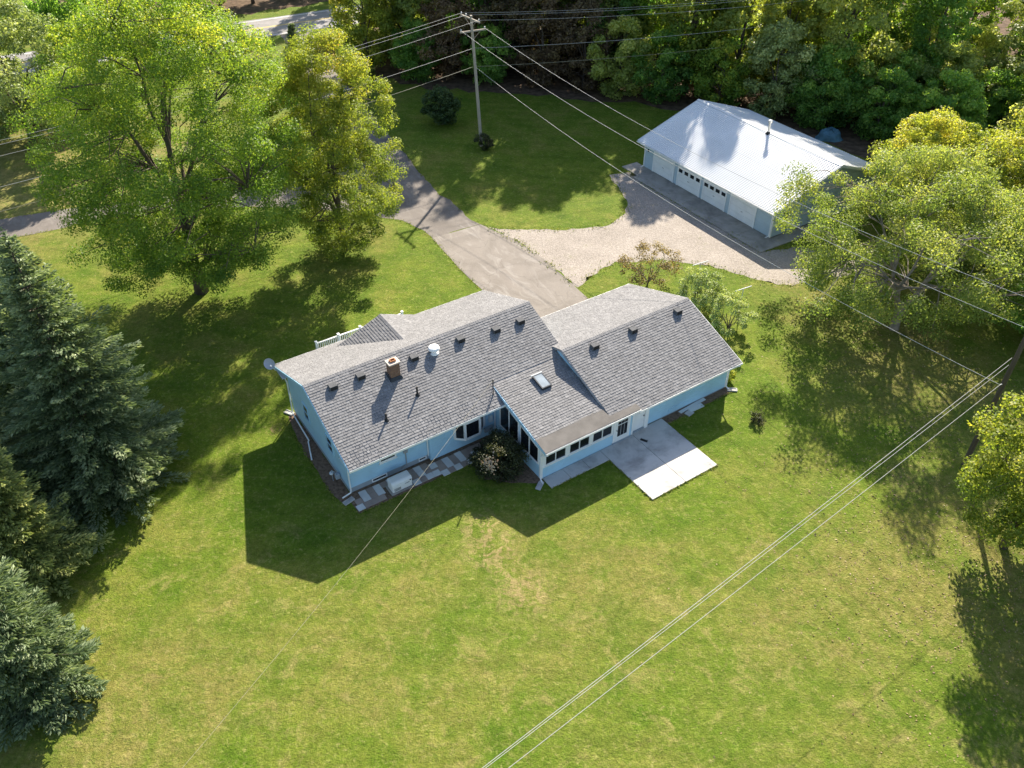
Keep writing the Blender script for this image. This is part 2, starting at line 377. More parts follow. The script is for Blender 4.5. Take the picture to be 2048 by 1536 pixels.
MAT['leaf_brown'] = make_leaf('russet_leaf', [(0, (.055, .038, .024)), (.5, (.105, .074, .044)), (1, (.17, .135, .06))], .42, .55, 1.45)
MAT['leaf_red'] = make_leaf('burgundy_leaf', [(0, (.035, .022, .018)), (.6, (.075, .045, .030)), (.85, (.09, .08, .035)), (1, (.34, .22, .14))], .3)
MAT['leaf_bush'] = make_leaf('shrub_leaf', [(0, (.018, .022, .010)), (.5, (.045, .052, .020)), (.85, (.085, .075, .035)), (1, (.16, .10, .05))], .3)
MAT['leaf_bushdark'] = make_leaf('dark_bush_leaf', [(0, (.02, .038, .014)), (.5, (.04, .068, .022)), (1, (.085, .11, .04))], .3)
MAT['flower'] = make_leaf('dead_flower', [(0, (.30, .17, .12)), (1, (.50, .35, .27))], .2)
MAT['spruce'] = make_leaf('blue_spruce_needle', [(0, (.026, .040, .018)), (.35, (.062, .090, .044)), (.7, (.122, .156, .090)), (1, (.23, .26, .165))], .32, .6, 1.7)
MAT['spruce_green'] = make_leaf('green_spruce_needle', [(0, (.035, .05, .018)), (.4, (.095, .125, .042)), (.75, (.18, .205, .075)), (1, (.30, .31, .12))], .25, .6, 1.6)
MAT['pine'] = make_leaf('pine_needle', [(0, (.03, .05, .014)), (.5, (.09, .12, .03)), (1, (.24, .24, .06))], .2, .6, 1.8)
MAT['fallen'] = make_leaf('fallen_leaf', [(0, (.13, .08, .04)), (.5, (.22, .155, .08)), (1, (.36, .28, .16))], .1, .6, 1.0)
MAT['grassblade'] = make_leaf('grass_blade', [(0, (.070, .125, .012)), (.45, (.145, .185, .022)), (.75, (.22, .21, .05)), (1, (.34, .28, .12))], .3, .7, 1.0)

# ------------------------------------------------------------------ ground, drive, gravel, road
me = bpy.data.meshes.new('ground'); S = 900
me.from_pydata([(-S, -S, 0), (S, -S, 0), (S, S, 0), (-S, S, 0)], [], [(0, 1, 2, 3)])
tag(link('ground', me, MAT['lawn']), kind='structure')

YAW = R(33.57); X0 = Vector((-14.45, 39.59)); CU = Vector((math.cos(YAW), math.sin(YAW))); CV = Vector((math.sin(YAW), -math.cos(YAW)))
def hw(u, v): p = X0 + CU * u + CV * v; return (p.x, p.y)

dr = [(-6.6, 60.7), (-5.2, 58.0), (-3.65, 55.1), (-2.1, 52.6), hw(15.6, 5.2), hw(23.4, 5.2), (5.8, 51.5), (2.6, 57.2), (.3, 60.4), (-2.7, 63.1)]
tag(sheet('driveway', dr, .012, MAT['asphalt_new'], .03, .8, 3), kind='structure')
do = [(-6.6, 60.7), (-7.5, 62.0), (-9.4, 63.7), (-13, 65.0), (-20, 66.2), (-27, 66.2), (-34.3, 64.6), (-40.1, 61.25), (-42.3, 60.6), (-70, 55), (-70, 60), (-44, 63.9), (-39.1, 65.9), (-35.2, 67.1), (-27, 69.4), (-20, 70.2), (-16.4, 72.5), (-16.5, 80), (-23, 97), (-31, 115.5), (-27.5, 117.5), (-19.3, 97), (-13.6, 84), (-10.8, 78.2), (-8.7, 73.2), (-6.5, 68.5), (-5.5, 67.6), (-3.6, 63.9), (-2.7, 63.1)]
tag(sheet('driveway_lane', do, .008, MAT['asphalt_old'], .10, .8, 4), kind='structure')
AS = Vector((12.56, 74.42)); ES = Vector((21.25 - 12.56, 60.66 - 74.42)).normalized(); EN = Vector((-ES.y, ES.x))
if EN.x < 0: EN = -EN
def sw(s, n): p = AS + ES * s + EN * n; return (p.x, p.y)
gr = [(-2.7, 63.1), (.3, 60.4), (2.6, 57.2), (5.0, 53.2), (5.8, 54.6), (8.15, 56.8), (12.5, 57.2), (15.6, 56.4), (18.3, 54.6), (20.7, 53.5), (23.6, 54.0), (27, 55.5), (29, 58), sw(18.5, 1.0), sw(17.6, -2), sw(.8, -2.0), (11.3, 73.4), (9.2, 72.7), (9.5, 70.6), (10.3, 67.6), (9.8, 65.2), (8.1, 62.8), (4, 62.1), (.7, 62.2), (-1.6, 62.4)]
tag(sheet('gravel_yard', gr, .004, MAT['gravel'], .16, .5, 5), kind='structure')
rd0, rd1 = Vector((-37.3, 112.4)), Vector((-25.3, 119.0)); rdir = (rd1 - rd0).normalized(); rn = Vector((-rdir.y, rdir.x))
def rp(a, b): p = rd0 + rdir * a + rn * b; return (p.x, p.y)
road = sheet('road', [rp(-70, -.3), rp(90, -.3), rp(90, 8.4), rp(-70, 8.4)], .010, MAT['road'], .1, 2, 6); tag(road, kind='structure')
for nm, b0, b1, mt in (('edge_line', .25, .40, 'whiteline'), ('centre_line', 3.95, 4.1, 'yellowline'), ('centre_line', 4.22, 4.37, 'yellowline'), ('edge_line', 7.7, 7.85, 'whiteline')):
    sheet(nm, [rp(-70, b0), rp(90, b0), rp(90, b1), rp(-70, b1)], .015, MAT[mt], .012, 2, 6, road)
wf = [(-16, 99), (-8, 95), (3, 93.5), (15, 90.5), (21, 87.5), (30, 81), (36, 76), (44, 71), (60, 60), (160, 60), (160, 220), (-20, 220), (-21, 135), (-19, 108)]
tag(sheet('woodland_floor', wf, .006, MAT['litter'], .8, 1.5, 8), kind='structure')
tag(sheet('woodland_floor', [(-140, 150), (-60, 122), (-44, 121.5), (-22, 135.5), (-14, 140), (-14, 240), (-140, 240)], .006, MAT['litter'], .8, 1.5, 9), kind='structure')

# ------------------------------------------------------------------ house
house = empty('house', (X0.x, X0.y, 0), YAW)
tag(house, 'long single storey pale blue house with grey shingle gable roofs and rear sunroom', 'house')
HE, HR, VR, HA = 3.13, 5.20, 5.37, 5.37
U1 = 15.04; DV = 10.74; MS = (HR - HE) / HA
GE, GR_, GVF, GVR, GRI, GU0, GU1 = 2.38, 4.26, 4.0, 14.84, 9.6, 14.5, 24.69
GSF = (GR_ - GE) / (GRI - GVF); GSR = (GR_ - GE) / (GVR - GRI)
SV0, SZ0, SSL, SVE, SU0, SU1 = 9.38, 3.652, .221, 14.80, 9.73, 16.45
sz = lambda v: SZ0 - SSL * (v - SV0)
mz = lambda v: HR - MS * abs(v - VR)
gz = lambda v: GR_ - (GSR * (v - GRI) if v > GRI else GSF * (GRI - v))
H = lambda u, v, z: (u, -v, z)
T = .13
# walls
WB, WB2, WF, WL, WRt = 9.35, 9.60, 1.32, .30, 14.75
main = MB()
main.prism([H(WL, WF, .38), H(WL, WB, .38), H(WL, WB, mz(WB) - T - .02), H(WL, VR, HR - T - .03), H(WL, WF, mz(WF) - T - .02)], (WRt - WL, 0, 0))
main.build('wall', MAT['blue'], house)
MB().prism([H(5.32, WB - .05, .06), H(5.32, WB2, .06), H(5.32, WB2, mz(WB2) - T - .02), H(5.32, WB - .05, mz(WB - .05) - T - .02)], (4.5, 0, 0)).build('wall', MAT['blue'], house)
MB().box(H(WL + .03, WF + .03, -.1), H(9.9, WB - .03, .38)).build('foundation', MAT['foundation'], house)
gw = MB().prism([H(GU0 + .12, GVF + .55, .12), H(GU0 + .12, 14.2, .12), H(GU0 + .12, 14.2, gz(14.2) - T - .02), H(GU0 + .12, GRI, GR_ - T - .03), H(GU0 + .12, GVF + .55, gz(GVF + .55) - T - .02)], (GU1 - .32 - GU0 - .12, 0, 0))
gw.build('garage_wall', MAT['blue'], house)
MB().box(H(GU0 + .2, GVF + .6, -.1), H(GU1 - .36, 14.17, .12)).build('foundation', MAT['foundation'], house)
# sunroom walls
MB().prism([H(9.79, 9.4, .02), H(9.79, 14.34, .02), H(9.79, 14.34, sz(14.34) - T - .02), H(9.79, 9.4, sz(9.4) - T - .02)], (6.6, 0, 0)).build('sunroom_wall', MAT['blue'], house)
# roofs
roof = MB()
roof.prism([H(0, VR, HR), H(0, 0, HE), H(0, 0, HE - T), H(0, VR, HR - T)], (U1, 0, 0))
roof.prism([H(0, VR, HR), H(0, SV0 + .02, mz(SV0 + .02)), H(0, SV0 + .02, mz(SV0 + .02) - T), H(0, VR, HR - T)], (U1, 0, 0))
roof.prism([H(0, SV0 + .02, mz(SV0 + .02)), H(0, DV, HE), H(0, DV, HE - T), H(0, SV0 + .02, mz(SV0 + .02) - T)], (SU0 + .08, 0, 0))
groof = MB()
groof.prism([H(GU0, GRI, GR_), H(GU0, GVF, GE), H(GU0, GVF, GE - T), H(GU0, GRI, GR_ - T)], (GU1 - GU0, 0, 0))
groof.prism([H(GU0, GRI, GR_), H(GU0, GVR, GE), H(GU0, GVR, GE - T), H(GU0, GRI, GR_ - T)], (GU1 - GU0, 0, 0))
sroof = MB().prism([H(SU0, SV0 - .3, sz(SV0 - .3) - .03), H(SU0, SVE, sz(SVE)), H(SU0, SVE, sz(SVE) - T), H(SU0, SV0 - .3, sz(SV0 - .3) - T - .03)], (SU1 - SU0, 0, 0))
roof = roof.build('roof', MAT['flash'], house); groof = groof.build('garage_roof', MAT['flash'], house); sroof = sroof.build('sunroom_roof', MAT['flash'], house)
# little gable over the front steps
DU, DZ, DF, DB, DW = 6.95, 4.66, .74, 3.96, 3.17
gab = MB()
for s in (-1, 1):
    gab.hexa([H(DU, DF, DZ - .05), H(DU + s * DW, DF, 3.42 - .05), H(DU + s * (DW - .02), DF + .06, 3.42 - .05), H(DU, DB + .1, DZ - .05),
              H(DU, DF, DZ), H(DU + s * DW, DF, 3.42), H(DU + s * (DW - .02), DF + .06, 3.42), H(DU, DB + .1, DZ)])
gab.build('gable_roof', MAT['flash'], house)
MB().face([H(DU - DW + .25, DF + .1, 3.40), H(DU + DW - .25, DF + .1, 3.40), H(DU, DF + .1, DZ - .1)]).build('gable_wall', MAT['blue'], house)

# shingles: overlapping wedges laid in courses
rs = random.Random(11)
def course(xr, length, exp=.172, seed=1):
    rr = random.Random(seed); n = int(math.ceil(length / exp)); e = length / n
    for i in range(n):
        y = i * e; x0, x1 = xr(y + e * .5)
        if x1 - x0 < .05: continue
        x = x0 - rr.uniform(0, .3)
        while x < x1 - .02:
            wd = rr.choice((.15, .18, .22, .26, .20)) ; a = max(x, x0); b = min(x + wd, x1)
            if b - a > .03: yield i, a, y, b - a, e, rr
            x += wd
def shingle_pts(wd, e, th):
    g = .006; y1 = e + .03
    return [(g, 0, 0), (wd - g, 0, 0), (wd - g, y1, -.004), (g, y1, -.004), (g, 0, th), (wd - g, 0, th), (wd - g, y1, .002), (g, y1, .002)]
shared = {}
def lay(parent, name, o, ex, ey, xr, length, seed, indiv=0):
    o, ex, ey = Vector(o), Vector(ex).normalized(), Vector(ey).normalized(); nz = ex.cross(ey); 
    mb = MB(); k = 0; rot = Matrix((ex, ey, nz)).transposed()
    for i, x, y, wd, e, rr in course(xr, length, seed=seed):
        tone = min(1, max(0, rr.choice((.25, .38, .5, .62, .78)) + rr.uniform(-.12, .12))); th = rr.choice((.020, .026, .031))
        if k < indiv:
            key = (name, round(wd * 25), int(tone * 6), int(th * 1000))
            if key not in shared: shared[key] = MB().hexa(shingle_pts(round(wd * 25) / 25 if round(wd * 25) else wd, e, th), (int(tone * 6) + .5) / 6).mesh('shingle')
            s = link('shingle', shared[key], MAT['shingle'], parent); s.location = o + ex * x + ey * y; s.rotation_euler = rot.to_euler(); k += 1
        else:
            mb.hexa([o + ex * (x + p[0]) + ey * (y + p[1]) + nz * p[2] for p in shingle_pts(wd, e, th)], tone)
    if mb.v: tag(mb.build('shingles', MAT['shingle'], parent), kind='stuff')
def slope_dir(s): return (0, 1, s)
LM = math.hypot(HA, HR - HE)
# rear slopes: x along +u, y up the slope (towards smaller v)
lay(roof, 'm', H(0, DV + .03, HE + .004), (1, 0, 0), (0, 1, MS), lambda y: (0, U1 if DV - y * math.cos(math.atan(MS)) < SV0 else SU0 + .05), LM + .02, 21, 300)
lay(roof, 'mf', (U1, -(-.03), HE + .004), (-1, 0, 0), (0, -1, MS), lambda y: (0, U1), LM + .02, 22)
LGf, LGr = math.hypot(GRI - GVF, GR_ - GE), math.hypot(GVR - GRI, GR_ - GE)
lay(groof, 'gr', H(GU0, GVR + .03, GE + .004), (1, 0, 0), (0, 1, GSR), lambda y: (0, GU1 - GU0), LGr + .02, 23)
lay(groof, 'gf', H(GU1, GVF - .03, GE + .004), (-1, 0, 0), (0, -1, GSF), lambda y: (0, GU1 - GU0), LGf + .02, 24)
VJ = 13.85
cs = math.cos(math.atan(SSL)); LS = (VJ - SV0 - .02) / cs
lay(sroof, 's', H(SU0, VJ, sz(VJ) + .008), (1, 0, 0), (0, 1, SSL), lambda y: (0, (SU1 - SU0 - .05) if y < .6 else 5.2), LS, 25)
for s in (-1, 1):
    foot = H(DU + s * DW, DF, 3.42 + .004); ey = (-s * DW, 0, DZ - 3.42); Ld = math.hypot(DW, DZ - 3.42); kk = (DB - DF) / Ld
    if s < 0: lay(roof, 'd', foot, (0, -1, 0), ey, lambda y: (0, kk * y), Ld, 26)
    else:
        lay(roof, 'd2', foot, (0, 1, 0), ey, lambda y: (-kk * y, 0), Ld, 27)
# ridge caps
def caps(parent, a, b, sl1, sl2, seed, step=.15):
    a, b = Vector(a), Vector(b); L = (b - a).length; d = (b - a).normalized(); side = d.cross(Vector((0, 0, 1))); mb = MB(); rr = random.Random(seed); n = int(L / step)
    for i in range(n):
        p = a + d * (i * L / n); q = p + d * (L / n + .03); t = rr.uniform(.2, .8); h0, h1 = .034, .020
        for s, slp in ((1, sl1), (-1, sl2)):
            ds = side * (.15 * s) - Vector((0, 0, .15 * slp)); up = Vector((0, 0, 1))
            mb.hexa([p, q, q + ds, p + ds, p + up * h0, q + up * h1, q + ds + up * h1, p + ds + up * h0], t)
    tag(mb.build('ridge_caps', MAT['shingle'], parent), kind='stuff')
caps(roof, H(0, VR, HR), H(U1, VR, HR), MS, MS, 1); caps(groof, H(GU0, GRI, GR_), H(GU1, GRI, GR_), GSR, GSF, 2); caps(roof, H(DU, DF, DZ), H(DU, DB, DZ), .39, .39, 3)
# rolled roofing on the low eave of the sunroom
MB().hexa([H(SU0 - .02, VJ - .05, sz(VJ - .05) + .012), H(SU1 + .02, VJ - .05, sz(VJ - .05) + .012), H(SU1 + .02, SVE + .04, sz(SVE) + .006), H(SU0 - .02, SVE + .04, sz(SVE) + .006),
           H(SU0 - .02, VJ - .05, sz(VJ - .05) + .030), H(SU1 + .02, VJ - .05, sz(VJ - .05) + .030), H(SU1 + .02, SVE + .04, sz(SVE) + .024), H(SU0 - .02, SVE + .04, sz(SVE) + .024)]).build('rolled_roofing', MAT['rolled'], sroof)
# rake boards, fascia, gutters
def rake(u, v0, z0, v1, z1, parent, m='blue', d=.19, th=.035, sgn=-1):
    a, b = H(u, v0, z0), H(u, v1, z1)
    MB().hexa([(a[0], a[1], a[2] - d), (b[0], b[1], b[2] - d), (b[0] + sgn * th, b[1], b[2] - d), (a[0] + sgn * th, a[1], a[2] - d), (a[0], a[1], a[2] + .01), (b[0], b[1], b[2] + .01), (b[0] + sgn * th, b[1], b[2] + .01), (a[0] + sgn * th, a[1], a[2] + .01)]).build('rake_board', MAT[m], parent)
rake(0, 0, HE, VR, HR, house); rake(0, DV, HE, VR, HR, house)
rake(U1, 0, HE, VR, HR, house, 'white', sgn=1); rake(GU1, GVF, GE, GRI, GR_, house, 'white', sgn=1); rake(GU1, GVR, GE, GRI, GR_, house, 'white', sgn=1)
rake(GU0, 13.6, gz(13.6), GRI, GR_, house, 'flash', .12); rake(SU0, SVE, sz(SVE), SV0, sz(SV0), house)
def gutter(u0, u1, v, z, parent, out=1):
    y0 = -(v - out * .03); o = -out * .085; mb = MB()
    prof = [(0, 0), (o, 0), (o, -.115), (o * .85, -.135), (0, -.135)]
    P = lambda u: [(u, y0 + a, z + b) for a, b in [(0, .0), (0, -.13), (o * .9, -.13), (o, -.10), (o, .015), (o * .84, .015), (o * .84, -.10), (o * .12, -.11), (o * .12, 0)]]
    mb.prism(P(u0), (u1 - u0, 0, 0)); mb.box((u0 - .005, y0, z), (u0 - .02, y0 + o, z - .13)); mb.box((u1 + .005, y0, z), (u1 + .02, y0 + o, z - .13))
    return mb.build('gutter', MAT['white'], parent)
gutter(0, SU0 + .06, DV + .035, HE - .02, house); gutter(0, U1, -.035, HE - .02, house, -1)
gutter(16.36, GU1, GVR + .035, GE - .02, house); gutter(GU0 + .55, GU1, GVF - .035, GE - .02, house, -1); gutter(SU0, SU1, SVE + .05, sz(SVE) - .02, house)
# soffits
for a, b in ((H(.02, WB, HE - .2), H(SU0, DV, HE - .22)), (H(.02, .0, HE - .2), H(U1, WF, HE - .22)), (H(16.5, 14.2, GE - .16), H(GU1, GVR, GE - .18))): B('soffit', a, b, MAT['white'], house)
# downspouts
def spout(pts, r=.042): return MB().tube([H(*p) for p in pts], r, 6).build('downspout', MAT['white'], house)
spout([(.35, DV + .06, HE - .14), (.35, WB + .1, HE - .62), (.35, WB + .07, .32), (.30, WB + .12, .18), (-.25, WB + .20, .14)])
spout([(5.27, DV + .06, HE - .14), (5.27, WB + .07, HE - .6), (5.27, WB + .07, .35)])
spout([(9.70, DV, HE - .15), (9.70, WB2 + .08, HE - .6), (9.70, WB2 + .08, .3), (9.62, WB2 + .3, .1)])
spout([(.30, -.05, HE - .14), (.26, WF - .06, HE - .6), (.20, WF - .04, .35), (.16, WF - .05, .20), (.02, 4.25, .22), (-.05, 4.3, .20), (-.45, 5.75, .10)])
spout([(9.80, SVE + .1, sz(SVE) - .14), (9.72, 14.40, 1.9), (9.72, 14.40, .18), (9.70, 14.52, .10), (9.66, 14.75, .07)])
spout([(24.45, GVR + .1, GE - .14), (24.40, 14.26, 1.7), (24.40, 14.26, .16), (24.45, 14.5, .08)])
# windows
def win_rear(name, u0, u1, z0, z1, v, panes=1, fr=.07, parent=house, depth=.05, glass='glass', sill=True):
    f = MB()
    f.box(H(u0, v, z0), H(u0 + fr, v + depth, z1)); f.box(H(u1 - fr, v, z0), H(u1, v + depth, z1)); f.box(H(u0 + fr, v, z0), H(u1 - fr, v + depth, z0 + fr)); f.box(H(u0 + fr, v, z1 - fr), H(u1 - fr, v + depth, z1))
    iw = (u1 - u0 - 2 * fr); pw = iw / panes
    for k in range(1, panes): f.box(H(u0 + fr + pw * k - .025, v, z0 + fr), H(u0 + fr + pw * k + .025, v + depth * .9, z1 - fr))
    o = f.build(name, MAT['white'], parent)
    for k in range(panes): B('pane', H(u0 + fr + pw * k + (.026 if k else .001), v, z0 + fr + .001), H(u0 + fr + pw * (k + 1) - (.026 if k < panes - 1 else .001), v + .012, z1 - fr - .001), MAT[glass], o)
    if sill: B('sill', H(u0 - .04, v, z0 - .05), H(u1 + .04, v + depth + .04, z0 - .002), MAT['white'], o)
    return o
win_rear('window', 2.25, 3.3, 1.30, 2.30, WB, 1, .09)
win_rear('basement_window', 1.68, 2.62, .10, .36, WB - .03, 1, .05, sill=False)
win_rear('basement_window', 4.66, 5.16, .12, .36, WB - .03, 1, .05, sill=False)
def win_side(v0, v1, z0, z1, u):
    f = MB(); d = -.05; fr = .08
    f.box(H(u, v0, z0), H(u + d, v0 + fr, z1)); f.box(H(u, v1 - fr, z0), H(u + d, v1, z1)); f.box(H(u, v0 + fr, z0), H(u + d, v1 - fr, z0 + fr)); f.box(H(u, v0 + fr, z1 - fr), H(u + d, v1 - fr, z1)); f.box(H(u, v0 + fr, (z0 + z1) / 2 - .03), H(u + d * .8, v1 - fr, (z0 + z1) / 2 + .03))
    o = f.build('window', MAT['blue'], house); B('pane', H(u, v0 + fr, z0 + fr), H(u - .012, v1 - fr, (z0 + z1) / 2 - .031), MAT['glass'], o); B('pane', H(u, v0 + fr, (z0 + z1) / 2 + .031), H(u - .012, v1 - fr, z1 - fr), MAT['glass'], o); return o
win_side(3.5, 4.35, 1.45, 2.65, WL); win_side(6.9, 7.75, 1.6, 2.75, WL)
# bay window
bay = MB(); BA = [(6.95, WB2), (7.45, WB2 + .42), (8.45, WB2 + .42), (8.95, WB2)]
def bayband(z0, z1, off): return [H(u + (-off if i < 2 else off) * .6, v + off, z) for z in (z0,) for i, (u, v) in enumerate(BA)]
for z0, z1, off in ((.86, 1.0, .03), (2.08, 2.3, .03)): bay.prism([H(u, v + (off if 0 < i < 3 else 0), z0) for i, (u, v) in enumerate(BA)], (0, 0, z1 - z0))
for (u, v) in ((6.95, WB2 + .03), (7.45, WB2 + .40), (8.45, WB2 + .40), (8.95, WB2 + .03)): bay.box(H(u - .07, v - .05, 1.0), H(u + .07, v + .05, 2.08))
bay = bay.build('bay_window', MAT['white'], house)
for i in range(3):
    (ua, va), (ub, vb) = BA[i], BA[i + 1]; n = Vector((vb - va, -(ub - ua))).normalized() * -.0
    MB().hexa([H(ua, va - .03, 1.0), H(ub, vb - .03, 1.0), H(ub, vb - .02, 1.0), H(ua, va - .02, 1.0), H(ua, va - .03, 2.08), H(ub, vb - .03, 2.08), H(ub, vb - .02, 2.08), H(ua, va - .02, 2.08)]).build('pane', MAT['glass'], bay)
# sunroom windows
for (a, b) in ((10.02, 11.50), (11.70, 13.18), (13.36, 14.84)): win_rear('window', a, b, .98, 2.02, 14.34, 2, .06)
for a, b in ((9.82, 10.02), (11.50, 11.70), (13.18, 13.36), (14.84, 14.93)): B('trim', H(a + .002, 14.342, .93), H(b - .002, 14.372, 2.14), MAT['white'], house)
B('trim', H(9.80, 14.342, .86), H(14.92, 14.39, .928), MAT['white'], house)
for (va, vb) in ((10.12, 12.12), (12.24, 14.12)):
    f = MB(); u = 9.79; d = .05; z0 = 1.02; zt = lambda v: sz(v) - .34; vm = (va + vb) / 2
    def bar(v0, v1, p0, p1, q0, q1):
        f.hexa([H(u, v0, p0), H(u, v1, q0), H(u - d, v1, q0), H(u - d, v0, p0), H(u, v0, p1), H(u, v1, q1), H(u - d, v1, q1), H(u - d, v0, p1)])
    bar(va, va + .07, z0, zt(va), z0, zt(va + .07)); bar(vb - .07, vb, z0, zt(vb - .07), z0, zt(vb)); bar(vm - .03, vm + .03, z0 + .07, zt(vm) - .07, z0 + .07, zt(vm) - .07)
    bar(va + .07, vb - .07, z0, z0 + .07, z0, z0 + .07); bar(va + .07, vb - .07, zt(va + .07) - .07, zt(va + .07), zt(vb - .07) - .07, zt(vb - .07))
    o = f.build('window', MAT['white'], house)
    for a, b in ((va + .071, vm - .031), (vm + .031, vb - .071)):
        MB().hexa([H(u, a, z0 + .071), H(u, b, z0 + .071), H(u - .012, b, z0 + .071), H(u - .012, a, z0 + .071), H(u, a, zt(a) - .071), H(u, b, zt(b) - .071), H(u - .012, b, zt(b) - .071), H(u - .012, a, zt(a) - .071)]).build('pane', MAT['glass'], o)
B('corner_trim', H(9.775, 14.16, .03), H(9.90, 14.36, 2.28), MAT['white'], house)
# sunroom door and breezeway door
d = MB().box(H(14.96, 14.342, .14), H(16.22, 14.375, 2.16)).build('door', MAT['white'], house)
B('door_leaf', H(15.12, 14.376, .18), H(16.10, 14.40, 2.12), MAT['whitedoor'], d)
f = MB()
for k in range(3):
    for (z0, z1) in ((.55, 1.42), (1.48, 2.0)):
        a = 15.24 + k * .25; B('pane', H(a + .01, 14.401, z0), H(a + .235, 14.408, z1), MAT['glass'], d)
MB().tube([H(15.17, 14.40, 1.08), H(15.17, 14.46, 1.08)], .03, 8).build('handle', MAT['dark'], d)
B('door_step', H(14.93, 14.342, .062), H(16.24, 14.44, .135), MAT['foundation'], house)
d2 = B('door', H(16.62, 14.202, .16), H(17.45, 14.23, 2.0), MAT['whitedoor'], house); B('pane', H(16.72, 14.231, 1.5), H(17.35, 14.238, 1.95), MAT['glass'], d2)
MB().tube([H(17.38, 14.23, 1.1), H(17.38, 14.30, 1.1)], .032, 8).build('handle', MAT['dark'], d2)
B('corner_trim', H(16.40, 14.20, .07), H(16.52, 14.36, 2.3), MAT['white'], house); B('door_trim', H(17.46, 14.202, .07), H(17.72, 14.33, 2.18), MAT['white'], house)
B('door_step', H(16.6, 14.232, .062), H(17.45, 14.33, .15), MAT['foundation'], house)
B('corner_trim', H(24.30, 14.10, .12), H(24.39, 14.22, 2.1), MAT['white'], house)
B('crawl_vent', H(19.5, 14.202, .28), H(20.9, 14.225, .52), MAT['blue'], house)
# roof furniture
def roof_vent(u, v, zf, sl, par):
    z = zf(v); c = MB(); hw_ = .24
    ye = lambda dv: zf(v + dv)
    c.hexa([H(u - hw_, v - .2, ye(-.2) + .01), H(u + hw_, v - .2, ye(-.2) + .01), H(u + hw_, v + .2, ye(.2) + .05), H(u - hw_, v + .2, ye(.2) + .05),
            H(u - hw_ * .9, v - .16, ye(-.16) + .20), H(u + hw_ * .9, v - .16, ye(-.16) + .20), H(u + hw_ * .95, v + .19, ye(.19) + .30), H(u - hw_ * .95, v + .19, ye(.19) + .30)])
    o = c.build('roof_vent', MAT['vent'], par)
    MB().hexa([H(u - .3, v - .32, ye(-.32) + .022), H(u + .3, v - .32, ye(-.32) + .022), H(u + .3, v + .22, ye(.22) + .022), H(u - .3, v + .22, ye(.22) + .022), H(u - .3, v - .32, ye(-.32) + .028), H(u + .3, v - .32, ye(-.32) + .028), H(u + .3, v + .22, ye(.22) + .028), H(u - .3, v + .22, ye(.22) + .028)]).build('flange', MAT['vent'], o)
    B('louvre', H(u - .2, v + .196, ye(.19) + .06), H(u + .2, v + .206, ye(.19) + .27), MAT['black'], o)  # louvre front in black, painting in the vent's shaded side
for u, v in ((1.43, 6.12), (3.10, 6.12), (6.42, 6.22), (9.56, 6.18), (11.91, 6.42), (13.66, 6.46)): roof_vent(u, v, mz, MS, roof)
for u in (16.53, 19.54, 23.25): roof_vent(u, 10.24, gz, GSR, groof)
def lathe(prof, c, n=16):
    mb = MB(); 
    for i in range(len(prof) - 1):
        for k in range(n):
            a, b = 2 * math.pi * k / n, 2 * math.pi * (k + 1) / n; (r0, z0), (r1, z1) = prof[i], prof[i + 1]
            mb.face([(c[0] + r0 * math.cos(a), c[1] + r0 * math.sin(a), c[2] + z0), (c[0] + r0 * math.cos(b), c[1] + r0 * math.sin(b), c[2] + z0), (c[0] + r1 * math.cos(b), c[1] + r1 * math.sin(b), c[2] + z1), (c[0] + r1 * math.cos(a), c[1] + r1 * math.sin(a), c[2] + z1)])
    return mb
uc, vc = 7.72, 6.28
lathe([(.30, -.05), (.28, .02), (.19, .03), (.19, .22), (.33, .24), (.345, .30), (.30, .40), (.16, .46), (.001, .47)], H(uc, vc, mz(vc)), 20).build('turbine_vent', MAT['white'], roof, smooth=True)
# chimney
ch = MB(); cu, cv = 4.86, 6.72; a, b = .30, .24; zt_ = 5.62
ch.hexa([H(cu - a, cv - b, mz(cv - b) - .2), H(cu + a, cv - b, mz(cv - b) - .2), H(cu + a, cv + b, mz(cv + b) - .2), H(cu - a, cv + b, mz(cv + b) - .2), H(cu - a, cv - b, zt_), H(cu + a, cv - b, zt_), H(cu + a, cv + b, zt_), H(cu - a, cv + b, zt_)])
ch = ch.build('chimney', MAT['brick'], house)
B('crown', H(cu - a - .06, cv - b - .06, zt_ + .001), H(cu + a + .06, cv + b + .06, zt_ + .09), MAT['mortar'], ch, .02)
fl = MB()
for (x0, x1, y0, y1) in ((-.17, -.12, -.12, .12), (.12, .17, -.12, .12), (-.12, .12, -.12, -.075), (-.12, .12, .075, .12)): fl.box(H(cu + x0, cv + y0, zt_ + .091), H(cu + x1, cv + y1, zt_ + .19))
fl.build('flue', MAT['clay'], ch); B('flue_hole', H(cu - .119, cv - .074, zt_ + .092), H(cu + .119, cv + .074, zt_ + .10), MAT['black'], ch)
MB().hexa([H(cu - a - .1, cv - b - .1, mz(cv - b - .1) + .02), H(cu + a + .1, cv - b - .1, mz(cv - b - .1) + .02), H(cu + a + .1, cv + b + .16, mz(cv + b + .16) + .02), H(cu - a - .1, cv + b + .16, mz(cv + b + .16) + .02), H(cu - a - .03, cv - b - .03, mz(cv - b) + .16), H(cu + a + .03, cv - b - .03, mz(cv - b) + .16), H(cu + a + .03, cv + b + .03, mz(cv + b) + .16), H(cu - a - .03, cv + b + .03, mz(cv + b) + .16)]).build('flashing', MAT['dark'], ch)
# plumbing stacks
for (u, v, h) in ((5.45, 8.31, .62), (3.14, 8.99, .50)):
    o = MB().tube([H(u, v, mz(v) - .1), H(u, v, mz(v) + h)], .055, 10).build('vent_pipe', MAT['black'], roof)
    lathe([(.16, -.05), (.14, .03), (.07, .1), (.056, .14)], H(u, v, mz(v)), 12).build('boot', MAT['black'], o)
